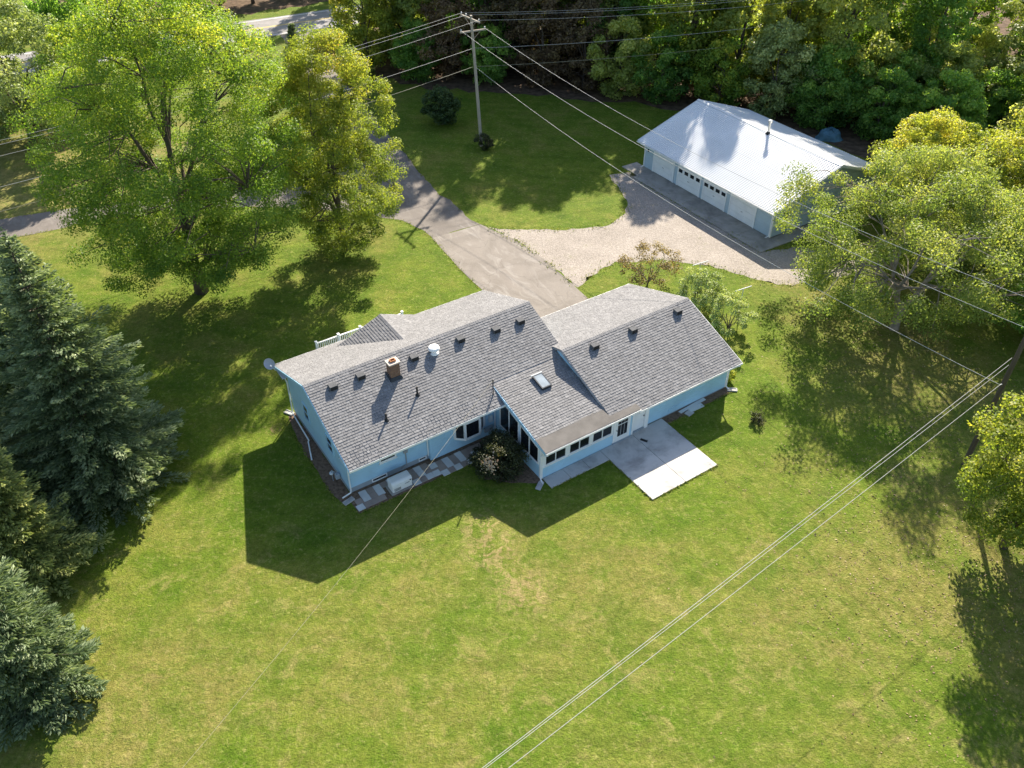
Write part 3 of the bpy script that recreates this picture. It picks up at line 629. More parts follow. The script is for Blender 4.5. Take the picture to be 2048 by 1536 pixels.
# skylight
sk = MB(); u0, u1, v0, v1 = 12.08, 12.74, 10.08, 11.13
def slab(u0, u1, v0, v1, lo, hi): return [H(u0, v0, sz(v0) + lo), H(u1, v0, sz(v0) + lo), H(u1, v1, sz(v1) + lo), H(u0, v1, sz(v1) + lo), H(u0, v0, sz(v0) + hi), H(u1, v0, sz(v0) + hi), H(u1, v1, sz(v1) + hi), H(u0, v1, sz(v1) + hi)]
sk.hexa(slab(u0, u1, v0, v1, -.02, .16)); sk = sk.build('skylight', MAT['dark'], sroof)
fr = MB(); fr.hexa(slab(u0 - .02, u0 + .05, v0, v1, .161, .19)); fr.hexa(slab(u1 - .05, u1 + .02, v0, v1, .161, .19)); fr.hexa(slab(u0 + .05, u1 - .05, v0, v0 + .06, .161, .19)); fr.hexa(slab(u0 + .05, u1 - .05, v1 - .06, v1, .161, .19)); fr.build('frame', MAT['vent'], sk)
MB().hexa(slab(u0 + .051, u1 - .051, v0 + .061, v1 - .061, .161, .178)).build('pane', MAT['skyglass'], sk)
MB().tube([H(u0 - .06, v0 - .05, sz(v0) + .14), H(u1 + .06, v0 - .05, sz(v0) + .14)], .05, 8).build('roller_blind', MAT['offwhite'], sk)
# service mast
ms = MB().tube([H(9.42, 9.98, mz(9.98) - .4), H(9.42, 9.98, 4.42)], .035, 8).build('service_mast', MAT['dark'], house)
lathe([(.001, .12), (.05, .10), (.06, .02), (.03, -.03)], H(9.42, 9.98, 4.42), 10).build('weather_head', MAT['dark'], ms)
MB().tube([H(9.42, 9.98, 4.15), H(9.72, 9.5, 3.72)], .015, 6).build('brace', MAT['dark'], ms)
# meters and conduit by the sunroom corner
mt = B('electric_meter', H(9.28, WB2, 1.15), H(9.52, WB2 + .14, 1.62), MAT['offwhite'], house); lathe([(.09, 0), (.09, .08), (.001, .1)], (0, 0, 0), 12)
MB().tube([H(9.40, WB2 + .06, 1.62), H(9.40, WB2 + .06, 2.75)], .03, 6).build('conduit', MAT['blue'], house)
B('hose_box', H(8.95, WB2 + .001, .5), H(9.5, WB2 + .16, .8), MAT['foundation'], house)
cdt = MB().tube([H(3.86, WB + .05, 1.42), H(3.86, WB + .05, .40), H(3.5, WB + .08, .2)], .03, 6).build('conduit', MAT['flash'], house)
B('junction_box', H(3.74, WB + .001, 1.32), H(3.98, WB + .12, 1.52), MAT['flash'], house)
# front deck and railing
B('deck', H(3.7, -3.15, .42), H(10.3, WF, .52), MAT['deck'], house)
rl = MB().box(H(3.8, -3.12, 1.30), H(10.2, -3.02, 1.36)).box(H(3.8, -3.09, .62), H(10.2, -3.04, .68)).build('deck_railing', MAT['white'], house)
pb = None
for k in range(5):
    u = 3.8 + k * 1.6
    po = MB().box((-.06, -.06, 0), (.06, .06, 1.02)).box((-.085, -.085, 1.021), (.085, .085, 1.06)).build('post', MAT['white'], rl) if pb is None else link('post', pb, None, rl)
    pb = po.data; po.location = H(u, -3.07, .45)
bme = MB().box((-.022, -.022, 0), (.022, .022, .62)).mesh('baluster')
for k in range(48):
    u = 3.93 + k * .133
    if abs((u - 3.8) % 1.6) < .08: continue
    link('baluster', bme, MAT['white'], rl).location = H(u, -3.066, .68)
for k, (a, b) in enumerate(((4.0, 3.75),)): pass

# ------------------------------------------------------------------ patio, walk, pavers, beds round the house
patio = empty('patio', (X0.x, X0.y, 0), YAW); tag(patio, kind='structure')
gp = .012
for (u0, u1, v0, v1) in ((9.89, 11.28, 14.36, 15.27), (11.28, 12.66, 14.36, 15.27), (12.66, 14.02, 14.36, 15.27), (14.02, 16.5, 14.36, 17.35), (16.5, 18.97, 14.22, 17.35), (14.02, 16.5, 17.35, 19.07), (16.5, 18.97, 17.35, 19.07)):
    B('slab', H(u0 + gp, v0 + gp, -.05), H(u1 - gp, v1 - gp, .062), MAT['concrete'], patio, .008)
path = empty('paver_path', (X0.x, X0.y, 0), YAW); tag(path, kind='structure')
pm = {}
for m in ('paver_light', 'paver_dark'):
    o = MB().box((-.212, -.212, -.03), (.212, .212, .03)); pm[m] = o.mesh('paver'); pm[m].materials.append(MAT[m])
rr = random.Random(5)
for r in range(3):
    for c in range(18 if r < 2 else 19):
        u = .45 + (c + (1 if r == 0 else 0)) * .432 + (.0 if r < 2 else -.1); v = WB + .42 + r * .432
        if u > 5.2: v += .27 if r == 0 else .24
        if u > 8.3 or (2.0 < u < 3.75 and r > 0): continue
        if u > 5.2 and r == 2 and u > 7.6: continue
        p = link('paver', pm['paver_light' if ((r + c) % 2 == 0 and rr.random() < .72) or rr.random() < .08 else 'paver_dark'], None, path)
        p.location = (u + rr.uniform(-.012, .012), -v + rr.uniform(-.012, .012), rr.uniform(.008, .022)); p.rotation_euler = (rr.uniform(-.012, .012), rr.uniform(-.012, .012), rr.uniform(-.03, .03))
def hsheet(name, pts, z, mat, jit=.06, seed=1): 
    o = sheet(name, [hw(*p) for p in pts], z, MAT[mat], jit, .4, seed); tag(o, kind='structure'); return o
hsheet('mulch_bed', [(.32, 1.2), (.32, 9.4), (.2, 9.9), (-.35, 9.9), (-.6, 8.8), (-.55, 5), (-.25, 2.5), (-.1, 1.2)], .006, 'mulch', .08, 2)
hsheet('mulch_bed', [(.1, 9.3), (9.85, 9.3), (9.85, 10.6), (8.2, 11.0), (.1, 10.98)], .005, 'mulch', .05, 3)
hsheet('mulch_bed', [(18.99, 14.1), (24.5, 14.1), (24.5, 14.72), (18.99, 14.82)], .007, 'mulch', .04, 4)
hsheet('mulch_bed', [(7.3, 11.3), (9.8, 11.0), (9.85, 14.6), (9.3, 14.5), (8.3, 13.6), (7.2, 12.6)], .006, 'mulch', .1, 5)

def hplace(o, u, v, z=0, rz=0): p = hw(u, v); o.location = (p[0], p[1], z); o.rotation_euler = (0, 0, YAW + rz); return o
# generator
gen = empty('generator'); hplace(gen, 2.88, 10.42, 0); tag(gen, 'grey white standby generator with sloped lid on the paver path', 'generator')
B('pad', (-.72, -.42, 0), (.72, .42, .07), MAT['concrete_old'], gen)
MB().box((-.62, -.33, .071), (.62, .33, .56)).build('housing', MAT['gen'], gen, bevel=.06)
MB().prism([(-.635, -.345, .565), (-.635, .345, .60), (-.635, .30, .76), (-.635, -.20, .76), (-.635, -.33, .66)], (1.27, 0, 0)).build('lid', MAT['gen'], gen, bevel=.05)
B('badge', (.16, -.337, .44), (.44, -.329, .47), MAT['dark'], gen); MB().tube([(.5, -.33, .60), (.5, -.37, .60)], .04, 10).build('latch', MAT['dark'], gen)
for k in range(6): B('louvre', (-.5 + k * .07, -.336, .16), (-.46 + k * .07, -.329, .36), MAT['vent'], gen)
# gas meter
gm = empty('gas_meter'); hplace(gm, .12, 8.2); tag(gm, 'small grey gas meter beside the left gable wall near the corner downspout', 'meter')
MB().box((-.13, -.12, .35), (.13, .12, .72)).build('body', MAT['foundation'], gm, bevel=.04); MB().tube([(-.2, .28, 0), (-.2, .28, .85), (-.1, .05, .85), (-.06, 0, .7)], .025, 6).build('pipe', MAT['flash'], gm); lathe([(.001, .0), (.11, .01), (.13, .07), (.11, .12), (.001, .13)], (-.22, .3, .55), 12).build('regulator', MAT['offwhite'], gm, smooth=True)
# splash blocks
def splash(u, v, rz, label, m='concrete'):
    o = MB().box((-.32, -.15, 0), (.32, .15, .035)).box((-.32, -.15, .036), (.32, -.11, .075)).box((-.32, .11, .036), (.32, .15, .075)).box((.27, -.109, .036), (.32, .109, .075)).build('splash_block', MAT[m]); hplace(o, u, v, .006, rz); tag(o, label, 'splash block', 'concrete splash blocks')
splash(-.02, 9.85, R(12), 'pale splash block under the downspout at the rear left house corner')
splash(.05, 1.0, R(-60), 'splash block at the foot of the front left gable corner')
splash(9.45, 14.72, R(35), 'concrete splash block below the sunroom corner downspout')
splash(24.62, 14.62, R(-40), 'splash block at the right rear corner of the garage wing')
o = MB().box((-1.1, -.11, 0), (1.1, .11, .05)).build('board', MAT['offwhite']); hplace(o, 21.4, 14.36, .01, R(3)); tag(o, 'long pale board lying along the garage wing foundation', 'board')
o = MB().box((-.55, -.17, 0), (.55, .17, .06)).build('board', MAT['offwhite']); hplace(o, 21.45, 14.64, .01, R(-2)); tag(o, 'short wide pale board on the mulch beside the longer board', 'board')
o = MB().box((-.25, -.2, 0), (.25, .2, .05)).build('paving_stone', MAT['concrete']); hplace(o, 20.75, 14.78, .01, R(10)); tag(o, 'pale square stepping stone tilted against the boards by the garage wall', 'paving stone')
o = MB().box((-.22, -.08, 0), (.22, .08, .03)).build('shoe_scraper', MAT['black']); hplace(o, 16.75, 15.15, .066, R(-62)); tag(o, 'small black strip lying on the shaded concrete patio', 'mat')
# satellite dish
ds = empty('satellite_dish'); hplace(ds, -.12, .25, 3.1); tag(ds, 'small grey satellite dish on a bent mast at the front left eave corner', 'satellite dish')
MB().tube([(.1, -.05, -.15), (.0, -.05, .05), (-.12, -.05, .38)], .022, 8).build('mast', MAT['white'], ds)
dm = lathe([(.001, 0), (.12, .012), (.22, .04), (.30, .085), (.31, .085), (.22, .025), (.001, -.02)], (0, 0, 0), 20).build('reflector', MAT['dish'], ds, smooth=True)
dm.location = (-.16, 0, .42); dm.rotation_euler = (R(50), R(-20), 0); dm.scale = (1, 1.15, 1)
MB().tube([(-.16, -.05, .2), (-.2, -.42, .5)], .014, 6).build('feed_arm', MAT['vent'], ds); MB().tube([(-.2, -.40, .5), (-.19, -.33, .53)], .04, 8).build('receiver', MAT['white'], ds)

# ------------------------------------------------------------------ detached garage (shed)
shed = empty('detached_garage', (AS.x, AS.y, 0), math.atan2(ES.y, ES.x)); tag(shed, 'long detached garage with white ribbed metal roof and four overhead doors', 'garage building')
# local: x along the front, y towards the back
SL, SD, SE, SR, SRN = 16.3, 13.0, 2.62, 5.05, 6.5; OV = .6
ss = (SR - SE) / (SRN + OV); shz = lambda n: SE + ss * (n + OV) if n < SRN else SR - (SR - SE) / (SD + OV - SRN) * (n - SRN)
MB().prism([(0, .02, .1), (0, SD, .1), (0, SD, shz(SD) - .12), (0, SRN, SR - .13), (0, .02, shz(0) - .12)], (SL, 0, 0)).build('wall', MAT['shedblue'], shed)
B('footing', (.02, .05, -.1), (SL - .02, SD - .03, .1), MAT['concrete_old'], shed)
rf = MB(); X0r, X1r = -.5, SL + .5
rf.prism([(X0r, -OV, SE - .02), (X0r, SRN, SR - .02), (X0r, SRN, SR - .12), (X0r, -OV, SE - .12)], (X1r - X0r, 0, 0)); rf.prism([(X0r, SRN, SR - .02), (X0r, SD + OV, SE - .02), (X0r, SD + OV, SE - .12), (X0r, SRN, SR - .12)], (X1r - X0r, 0, 0))
rf = rf.build('roof', MAT['offwhite'], shed)
def rib_panel(wd, L, nrib=4):
    mb = MB(); prof = [(0, 0)]; sp = wd / nrib
    for k in range(nrib):
        c = (k + .5) * sp; prof += [(c - .06, 0), (c - .03, .045), (c + .03, .045), (c + .06, 0)]
    prof.append((wd, 0))
    for i in range(len(prof) - 1):
        (x0, z0), (x1, z1) = prof[i], prof[i + 1]; mb.face([(x0, 0, z0), (x1, 0, z1), (x1, L, z1), (x0, L, z0)])
    for i in range(len(prof) - 1):
        (x0, z0), (x1, z1) = prof[i], prof[i + 1]; mb.face([(x0, 0, -.01), (x1, 0, -.01), (x1, 0, z1), (x0, 0, z0)])
    return mb.mesh('roof_panel')
NP = 18; pw = (X1r - X0r) / NP
Lf = math.hypot(SRN + OV, SR - SE); af = math.atan2(SR - SE, SRN + OV); ab = math.atan2(SR - SE, SD + OV - SRN)
plo, phi = rib_panel(pw, Lf * .52 + .12), rib_panel(pw, Lf * .48 + .02)
for k in range(NP):
    for (me_, off, dz) in ((plo, -.03, .012), (phi, Lf * .52, .006)):
        o = link('roof_panel', me_, MAT['metal'], rf); o.rotation_euler = (af, 0, 0); o.location = (X0r + k * pw, -OV + off * math.cos(af), SE + off * math.sin(af) + dz + (.012 if me_ is phi else 0) - (.006 if me_ is plo else 0))
        o = link('roof_panel', me_, MAT['metal'], rf); o.rotation_euler = (ab, 0, math.pi); o.location = (X0r + (k + 1) * pw, SD + OV - off * math.cos(ab), SE + off * math.sin(ab) + dz + (.012 if me_ is phi else 0))
rc = MB(); 
for s, sl_ in ((-1, ss), (1, ss)): rc.hexa([(X0r - .02, SRN, SR + .05), (X1r + .02, SRN, SR + .05), (X1r + .02, SRN + s * .2, SR + .05 - .2 * ss), (X0r - .02, SRN + s * .2, SR + .05 - .2 * ss), (X0r - .02, SRN, SR + .075), (X1r + .02, SRN, SR + .075), (X1r + .02, SRN + s * .2, SR + .075 - .2 * ss), (X0r - .02, SRN + s * .2, SR + .075 - .2 * ss)])
rc.build('ridge_cap', MAT['metal'], rf)
for x in (X0r, X1r):
    s = -1 if x < 0 else 1
    for (n0, z0, n1, z1) in ((-OV, SE, SRN, SR), (SD + OV, SE, SRN, SR)):
        MB().hexa([(x, n0, z0 - .2), (x, n1, z1 - .2), (x + s * .03, n1, z1 - .2), (x + s * .03, n0, z0 - .2), (x, n0, z0 + .05), (x, n1, z1 + .05), (x + s * .03, n1, z1 + .05), (x + s * .03, n0, z0 + .05)]).build('rake_board', MAT['offwhite'], shed)
g = MB(); g.prism([(X0r, -OV - .03, SE - .01), (X0r, -OV - .03, SE - .12), (X0r, -OV - .14, SE - .12), (X0r, -OV - .15, SE - .02), (X0r, -OV - .135, SE - .02), (X0r, -OV - .13, SE - .105), (X0r, -OV - .045, SE - .105), (X0r, -OV - .045, SE - .01)], (X1r - X0r, 0, 0)); g.build('gutter', MAT['white'], shed)
B('gutter_shade_strip', (X0r, -OV - .044, SE - .10), (X1r, -OV - .03 - .1, SE - .09), MAT['dark'], shed)  # solid dark strip, paints the shade inside the gutter trough
B('soffit', (X0r + .04, -OV, SE - .15), (X1r - .04, .02, SE - .13), MAT['offwhite'], shed)
for x in (.04, SL - .10):
    MB().tube([(x + (.0), -OV - .09, SE - .13), (x, -.06, SE - .6), (x, -.06, .2), (x - .1, -.32, .08)], .042, 6).build('downspout', MAT['white'], shed)
DX = [(1.28, 4.20), (4.68, 7.72), (8.06, 10.93), (11.40, 14.42)]
for i, (a, b) in enumerate(DX):
    dd = B('overhead_door', (a + .1, .0, .11), (b - .1, .015, 2.26), MAT['whitedoor'], shed)
    for k in range(4): MB().box((a + .11, -.02, .125 + k * .535), (b - .11, -.001, .125 + k * .535 + .52)).build('door_section', MAT['whitedoor'], dd)
    if i in (1, 2):
        for k in range(4):
            c = a + (b - a) * (k + .5) / 4 + (.0); wn = MB().box((c - .28, -.035, 1.40), (c + .28, -.021, 1.80)).build('window_frame', MAT['white'], dd); B('pane', (c - .24, -.04, 1.44), (c + .24, -.0355, 1.76), MAT['glass'], dd)
    MB().tube([((a + b) / 2 - .08, -.03, .98), ((a + b) / 2 - .08, -.07, .98), ((a + b) / 2 + .08, -.07, .98), ((a + b) / 2 + .08, -.03, .98)], .014, 6).build('handle', MAT['vent'], dd)
    for x in (a - .02, b - .10): B('door_trim', (x, -.05, .10), (x + .12, .015, 2.40), MAT['white'], shed)
    B('door_trim', (a + .101, -.045, 2.262), (b - .101, .015, 2.40), MAT['white'], shed)
B('corner_trim', (-.03, -.03, .1), (.08, .08, 2.45), MAT['white'], shed); B('corner_trim', (SL - .08, -.03, .1), (SL + .03, .08, 2.45), MAT['white'], shed)
MB().box((.42, -.08, 1.75), (.54, .0, 1.95)).build('wall_lamp', MAT['dark'], shed)
# gable window with nine lights
gwn = MB().box((SL + .001, 1.0, 1.0), (SL + .05, 2.0, 2.2)).build('window', MAT['white'], shed)
for iy in range(3):
    for iz in range(4): B('pane', (SL + .051, 1.09 + iy * .29, 1.08 + iz * .27), (SL + .058, 1.09 + iy * .29 + .25, 1.08 + iz * .27 + .235), MAT['glass'], gwn)
gd = B('side_door', (SL + .001, 5.2, .12), (SL + .05, 6.2, 2.2), MAT['whitedoor'], shed); B('pane', (SL + .051, 5.4, 1.2), (SL + .058, 6.0, 2.0), MAT['glass'], gd)
fl = MB().tube([(8.75, 6.25, shz(6.25) - .05), (8.75, 6.25, SR + .95)], .11, 14).build('flue_pipe', MAT['galv'], rf)
lathe([(.11, 0), (.2, .04), (.2, .22), (.12, .26), (.001, .3)], (8.75, 6.25, SR + .90), 14).build('cap', MAT['galv'], fl); lathe([(.24, -.12), (.22, .02), (.13, .18), (.115, .2)], (8.75, 6.25, shz(6.25) + .02), 14).build('boot', MAT['black'], fl)
# apron slabs
ap = empty('garage_apron', (AS.x, AS.y, 0), math.atan2(ES.y, ES.x)); tag(ap, kind='structure')
xs = [-1.1, 1.2, 4.45, 7.9, 11.15, 14.5, 17.6]
for a, b in zip(xs[:-1], xs[1:]):
    o = B('slab', (a + .012, -2.3 if a > 0 else -1.75, -.06), (b - .012, .04, .085), MAT['concrete_old'], ap, .01)
B('slab', (SL + .06, .06, -.06), (SL + 1.3, 5.5, .08), MAT['concrete_old'], ap, .01)
o = empty('covered_heap', (32.3, 81.2, 0)); tag(o, 'dark blue tarp covered heap behind the metal roofed garage', 'tarp heap')
mb = MB(); rr = random.Random(3); n = 14; prof = [(0.001, 1.0), (.5, .95), (.85, .7), (1.0, .3), (1.12, 0)]
ringv = [[(r * 1.2 * math.cos(2 * math.pi * k / n) * rr.uniform(.88, 1.1), r * .9 * math.sin(2 * math.pi * k / n) * rr.uniform(.88, 1.1), z * rr.uniform(.85, 1.1)) for k in range(n)] for r, z in prof]
for i in range(len(prof) - 1):
    for k in range(n): mb.face([ringv[i][k], ringv[i][(k + 1) % n], ringv[i + 1][(k + 1) % n], ringv[i + 1][k]])
mb.build('tarp', MAT['tarp'], o)

# ------------------------------------------------------------------ poles and wires
def lerp3(a, b, t): return tuple(a[i] + (b[i] - a[i]) * t for i in range(3))
P1 = empty('utility_pole', (-3.05, 79.32, 0)); tag(P1, 'tall pale wooden utility pole with two crossarms standing on the north lawn', 'utility pole')
tp = (-.66, -.25, 12.45); MB().tube([(0, 0, -.3), lerp3((0, 0, 0), tp, .5), tp], [.17, .145, .115], 12).build('pole', MAT['polepale'], P1)
def arm(parent, a, b, zc):
    a, b = Vector(a), Vector(b); d = (b - a).normalized(); s = d.cross(Vector((0, 0, 1))) * .055
    MB().hexa([a - s, b - s, b + s, a + s, a - s + Vector((0, 0, .13)), b - s + Vector((0, 0, .13)), b + s + Vector((0, 0, .13)), a + s + Vector((0, 0, .13))]).build('crossarm', MAT['polepale'], parent)
def ins(parent, p): 
    lathe([(.03, 0), (.03, .05), (.07, .07), (.05, .12), (.075, .14), (.05, .2), (.001, .22)], p, 10).build('insulator', MAT['insul'], parent)
o1 = Vector((-3.05, 79.32, 0))
A1L, A1R = Vector((-4.70, 80.30, 12.12)), Vector((-2.88, 77.80, 12.12)); A2L, A2R = Vector((-4.72, 78.52, 11.05)), Vector((-2.42, 79.56, 11.05))
arm(P1, A1L - o1, A1R - o1, 0); arm(P1, A2L - o1, A2R - o1, 0)
for a, b, z in ((A1L, A1R, 12.12), (A2L, A2R, 11.05)):
    for t in (.2, .8): q = a.lerp(b, t) - o1; MB().tube([tuple(q), lerp3((0, 0, 0), tp, (z - .75) / 12.45)], .02, 6).build('brace', MAT['polepale'], P1)
A1 = [A1L.lerp(A1R, t) + Vector((0, 0, .13)) for t in (.03, .28, .95)]
for q in A1 + [A2L.lerp(A2R, t) + Vector((0, 0, .13)) for t in (.04, .96)]: ins(P1, tuple(q - o1))
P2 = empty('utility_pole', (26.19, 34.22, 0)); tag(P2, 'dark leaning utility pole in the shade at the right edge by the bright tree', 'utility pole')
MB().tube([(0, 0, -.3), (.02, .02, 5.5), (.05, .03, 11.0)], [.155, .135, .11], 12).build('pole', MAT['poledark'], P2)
o2 = Vector((26.19, 34.22, 0)); B2L, B2R = Vector((25.35, 32.95, 10.2)), Vector((27.1, 35.6, 10.2)); arm(P2, B2L - o2, B2R - o2, 0)
for q in (B2L.lerp(B2R, .04), B2L.lerp(B2R, .96)): ins(P2, tuple(q + Vector((0, 0, .13)) - o2))
MB().tube([(0, 0, 6.1), (-.25, -.12, 6.1)], .03, 6).build('bracket', MAT['galv'], P2)
def wire(pts, label, r=.016, sag=0.0, mat='wire', group='overhead power lines', n=24):
    P = [Vector(p) for p in pts]; path = []
    for i in range(len(P) - 1):
        for k in range(n + (1 if i == len(P) - 2 else 0)):
            t = k / n; q = P[i].lerp(P[i + 1], t); q.z -= sag * 4 * t * (1 - t); path.append(q)
    b = P[0]; o = MB().tube([q - b for q in path], r, 5).build('overhead_wire', MAT[mat]); o.location = b; tag(o, label, 'wire', group)
LFAR = Vector((-75, 26.5, 12.6)); RFAR = Vector((62, 104, 12.8))
for k, nm in ((0, 'far end'), (1, 'inner'), (2, 'near end')):
    off = A1[k] - A1L; wire([A1[k] + Vector((0, 0, .1)), LFAR + off], 'line running left from the %s of the upper crossarm' % {0: 'far end', 1: 'second insulator', 2: 'near end'}[k], .012, 2.2)
    wire([A1[k] + Vector((0, 0, .1)), RFAR + off], 'line running right into the woods from the %s of the upper crossarm' % {0: 'far end', 1: 'second insulator', 2: 'near end'}[k], .012, 1.6)
c1, c2 = Vector((-3.56, 79.12, 9.56)), Vector((-3.48, 79.15, 7.87))
wire([c1, LFAR + Vector((0, -1, -3))], 'upper of two lower cables running left from the pale pole', .015, 2.0); wire([c1, RFAR + Vector((0, 0, -3))], 'upper of two lower cables running right towards the woods', .015, 1.4)
wire([c2 + Vector((-.2, -.1, 0)), LFAR + Vector((0, -1.5, -4.6))], 'lowest cable running left from the pale pole behind the trees', .018, 2.0, 'cablewrap'); wire([c2, RFAR + Vector((0, 0, -4.6))], 'lowest cable running right from the pale pole towards the woods', .018, 1.4, 'cablewrap')
w1 = [(A2L.lerp(A2R, .96) + Vector((0, 0, .2))), B2L.lerp(B2R, .96) + Vector((0, 0, .2))]; w2 = [A2L.lerp(A2R, .04) + Vector((0, 0, .2)), B2L.lerp(B2R, .04) + Vector((0, 0, .2))]
wire(w1, 'upper wire spanning from the pale pole over the metal roof to the dark pole', .014, 1.5); wire(w2, 'middle wire spanning in front of the garage doors to the dark pole', .014, 1.5)
wire([c2, Vector((25.95, 34.1, 6.1))], 'lowest wire spanning the gravel yard to the dark pole', .014, 1.35)
def beyond(a, b, k): a, b = Vector(a), Vector(b); return a + (b - a) * k
for (a, b, lb, r_) in (((26.05, 34.30, 7.75), (-1.15, 13.1, 7.0), 'outer of the twin wires crossing the south lawn from the dark pole', .012), ((25.95, 34.15, 7.40), (-1.05, 13.25, 6.7), 'inner of the twin wires crossing the south lawn from the dark pole', .010), ((25.95, 34.1, 6.1), (-.25, 14.1, 5.0), 'single lower wire crossing the south lawn beside the twin wires', .012)):
    wire([a, beyond(a, b, 1.9)], lb, r_, .25)
mt_ = hw(9.42, 9.98); wire([Vector((mt_[0], mt_[1], 4.5)), Vector((-16.9, 2.0, 7.4))], 'pale twisted service cable from the roof mast down across the rear lawn', .007, 1.05, 'cablewrap', None)

# ------------------------------------------------------------------ clothesline posts
for (x, y, lb) in ((14.01, 53.35, 'white T shaped clothesline post beside the gravel yard'), (16.45, 49.87, 'white T shaped clothesline post on the grass behind the lilacs')):
    o = empty('clothesline_post', (x, y, 0), R(28)); tag(o, lb, 'clothesline post', 'clothesline posts'); MB().tube([(0, 0, -.2), (0, 0, 2.0)], .03, 8).build('post', MAT['offwhite'], o); MB().tube([(-.72, 0, 2.03), (.72, 0, 2.03)], .032, 8).build('crossbar', MAT['white'], o)

# ------------------------------------------------------------------ vegetation
def leaf_quads(C, Nrm, size, aspect, rng):
    N = len(C); r = rng.normal(size=(N, 3)); n = Nrm / (np.linalg.norm(Nrm, axis=1, keepdims=True) + 1e-9)
    t = np.cross(n, r); t /= np.linalg.norm(t, axis=1, keepdims=True) + 1e-9; b = np.cross(n, t)
    L = size[:, None] * .5; W = L * aspect; bend = n * (L * .25)
    return np.stack([C - t * L, C + b * W + bend, C + t * L, C - b * W + bend], 1)

def crown(name, rng, H_, base, Rr, ncl, nleaf, leaf, shape='round', rc=.15, lean=(0, 0), gap=.0, tonebias=0., flat=.75, shell=.55, lobes=5, cut=None):
    """leaf clumps spread through an uneven envelope; returns mesh, clump centres"""
    hh = H_ - base; ph = rng.uniform(0, 6.28, lobes); kz = rng.uniform(1.5, 5, lobes); ka = rng.integers(1, 5, lobes)
    gk = 6.283 / (Rr * rng.uniform(.5, .8, 3)); gp_ = rng.uniform(0, 6.28, 3); C = []; tries = 0; md = Rr * rc * 1.05
    while len(C) < ncl and tries < ncl * 40:
        tries += 1; h = rng.uniform(0, 1); a = rng.uniform(0, 6.283)
        if shape == 'round': e = math.sin(math.pi * (h * .86 + .09)) ** .62
        elif shape == 'oval': e = math.sin(math.pi * (h * .90 + .07)) ** .8 * (1.12 - .35 * h)
        elif shape == 'spread': e = (math.sin(math.pi * (h * .75 + .2))) ** .5
        else: e = (1 - h) ** .7 * min(1, h * 6 + .35)
        e *= 1 + .26 * sum(math.sin(ka[i] * a + ph[i] + kz[i] * h * 3) for i in range(lobes)) / lobes * 2
        rho = rng.uniform(shell ** 2, 1) ** .5; rr_ = Rr * e * rho
        p = np.array([rr_ * math.cos(a) + lean[0] * h, rr_ * math.sin(a) + lean[1] * h, base + hh * h])
        if gap and math.sin(p[0] * gk[0] + gp_[0]) + math.sin(p[1] * gk[1] + gp_[1]) + math.sin(p[2] * gk[2] + gp_[2]) < -1.6 + 3.2 * gap - .4: continue
        if cut and p[0] * cut[0] + p[1] * cut[1] > cut[2] + cut[4] * max(0, p[2] - cut[3]): continue
        if C and np.min(np.sum((np.array(C) - p) ** 2, 1)) < (md * rng.uniform(.5, 1.0)) ** 2: continue
        C.append(p)
    C = np.array(C); n = len(C); per = rng.poisson(nleaf / n, n) + 3
    idx = np.repeat(np.arange(n), per); N = len(idx)
    d = rng.normal(size=(N, 3)); d /= np.linalg.norm(d, axis=1, keepdims=True); rad = (rng.uniform(.12, 1, N) ** .55) * Rr * rc * rng.uniform(.75, 1.35, n)[idx]
    off = d * rad[:, None]; off[:, 2] *= flat
    P = C[idx] + off
    nr = d * .8 + rng.normal(size=(N, 3)) * .6 + np.array([0, 0, .45])
    size = leaf * rng.uniform(.65, 1.35, N)
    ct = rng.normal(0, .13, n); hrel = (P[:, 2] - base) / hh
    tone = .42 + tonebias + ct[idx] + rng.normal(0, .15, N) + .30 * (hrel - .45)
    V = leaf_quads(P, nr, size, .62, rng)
    return quads_mesh(name, V, np.clip(tone, 0, 1)), C

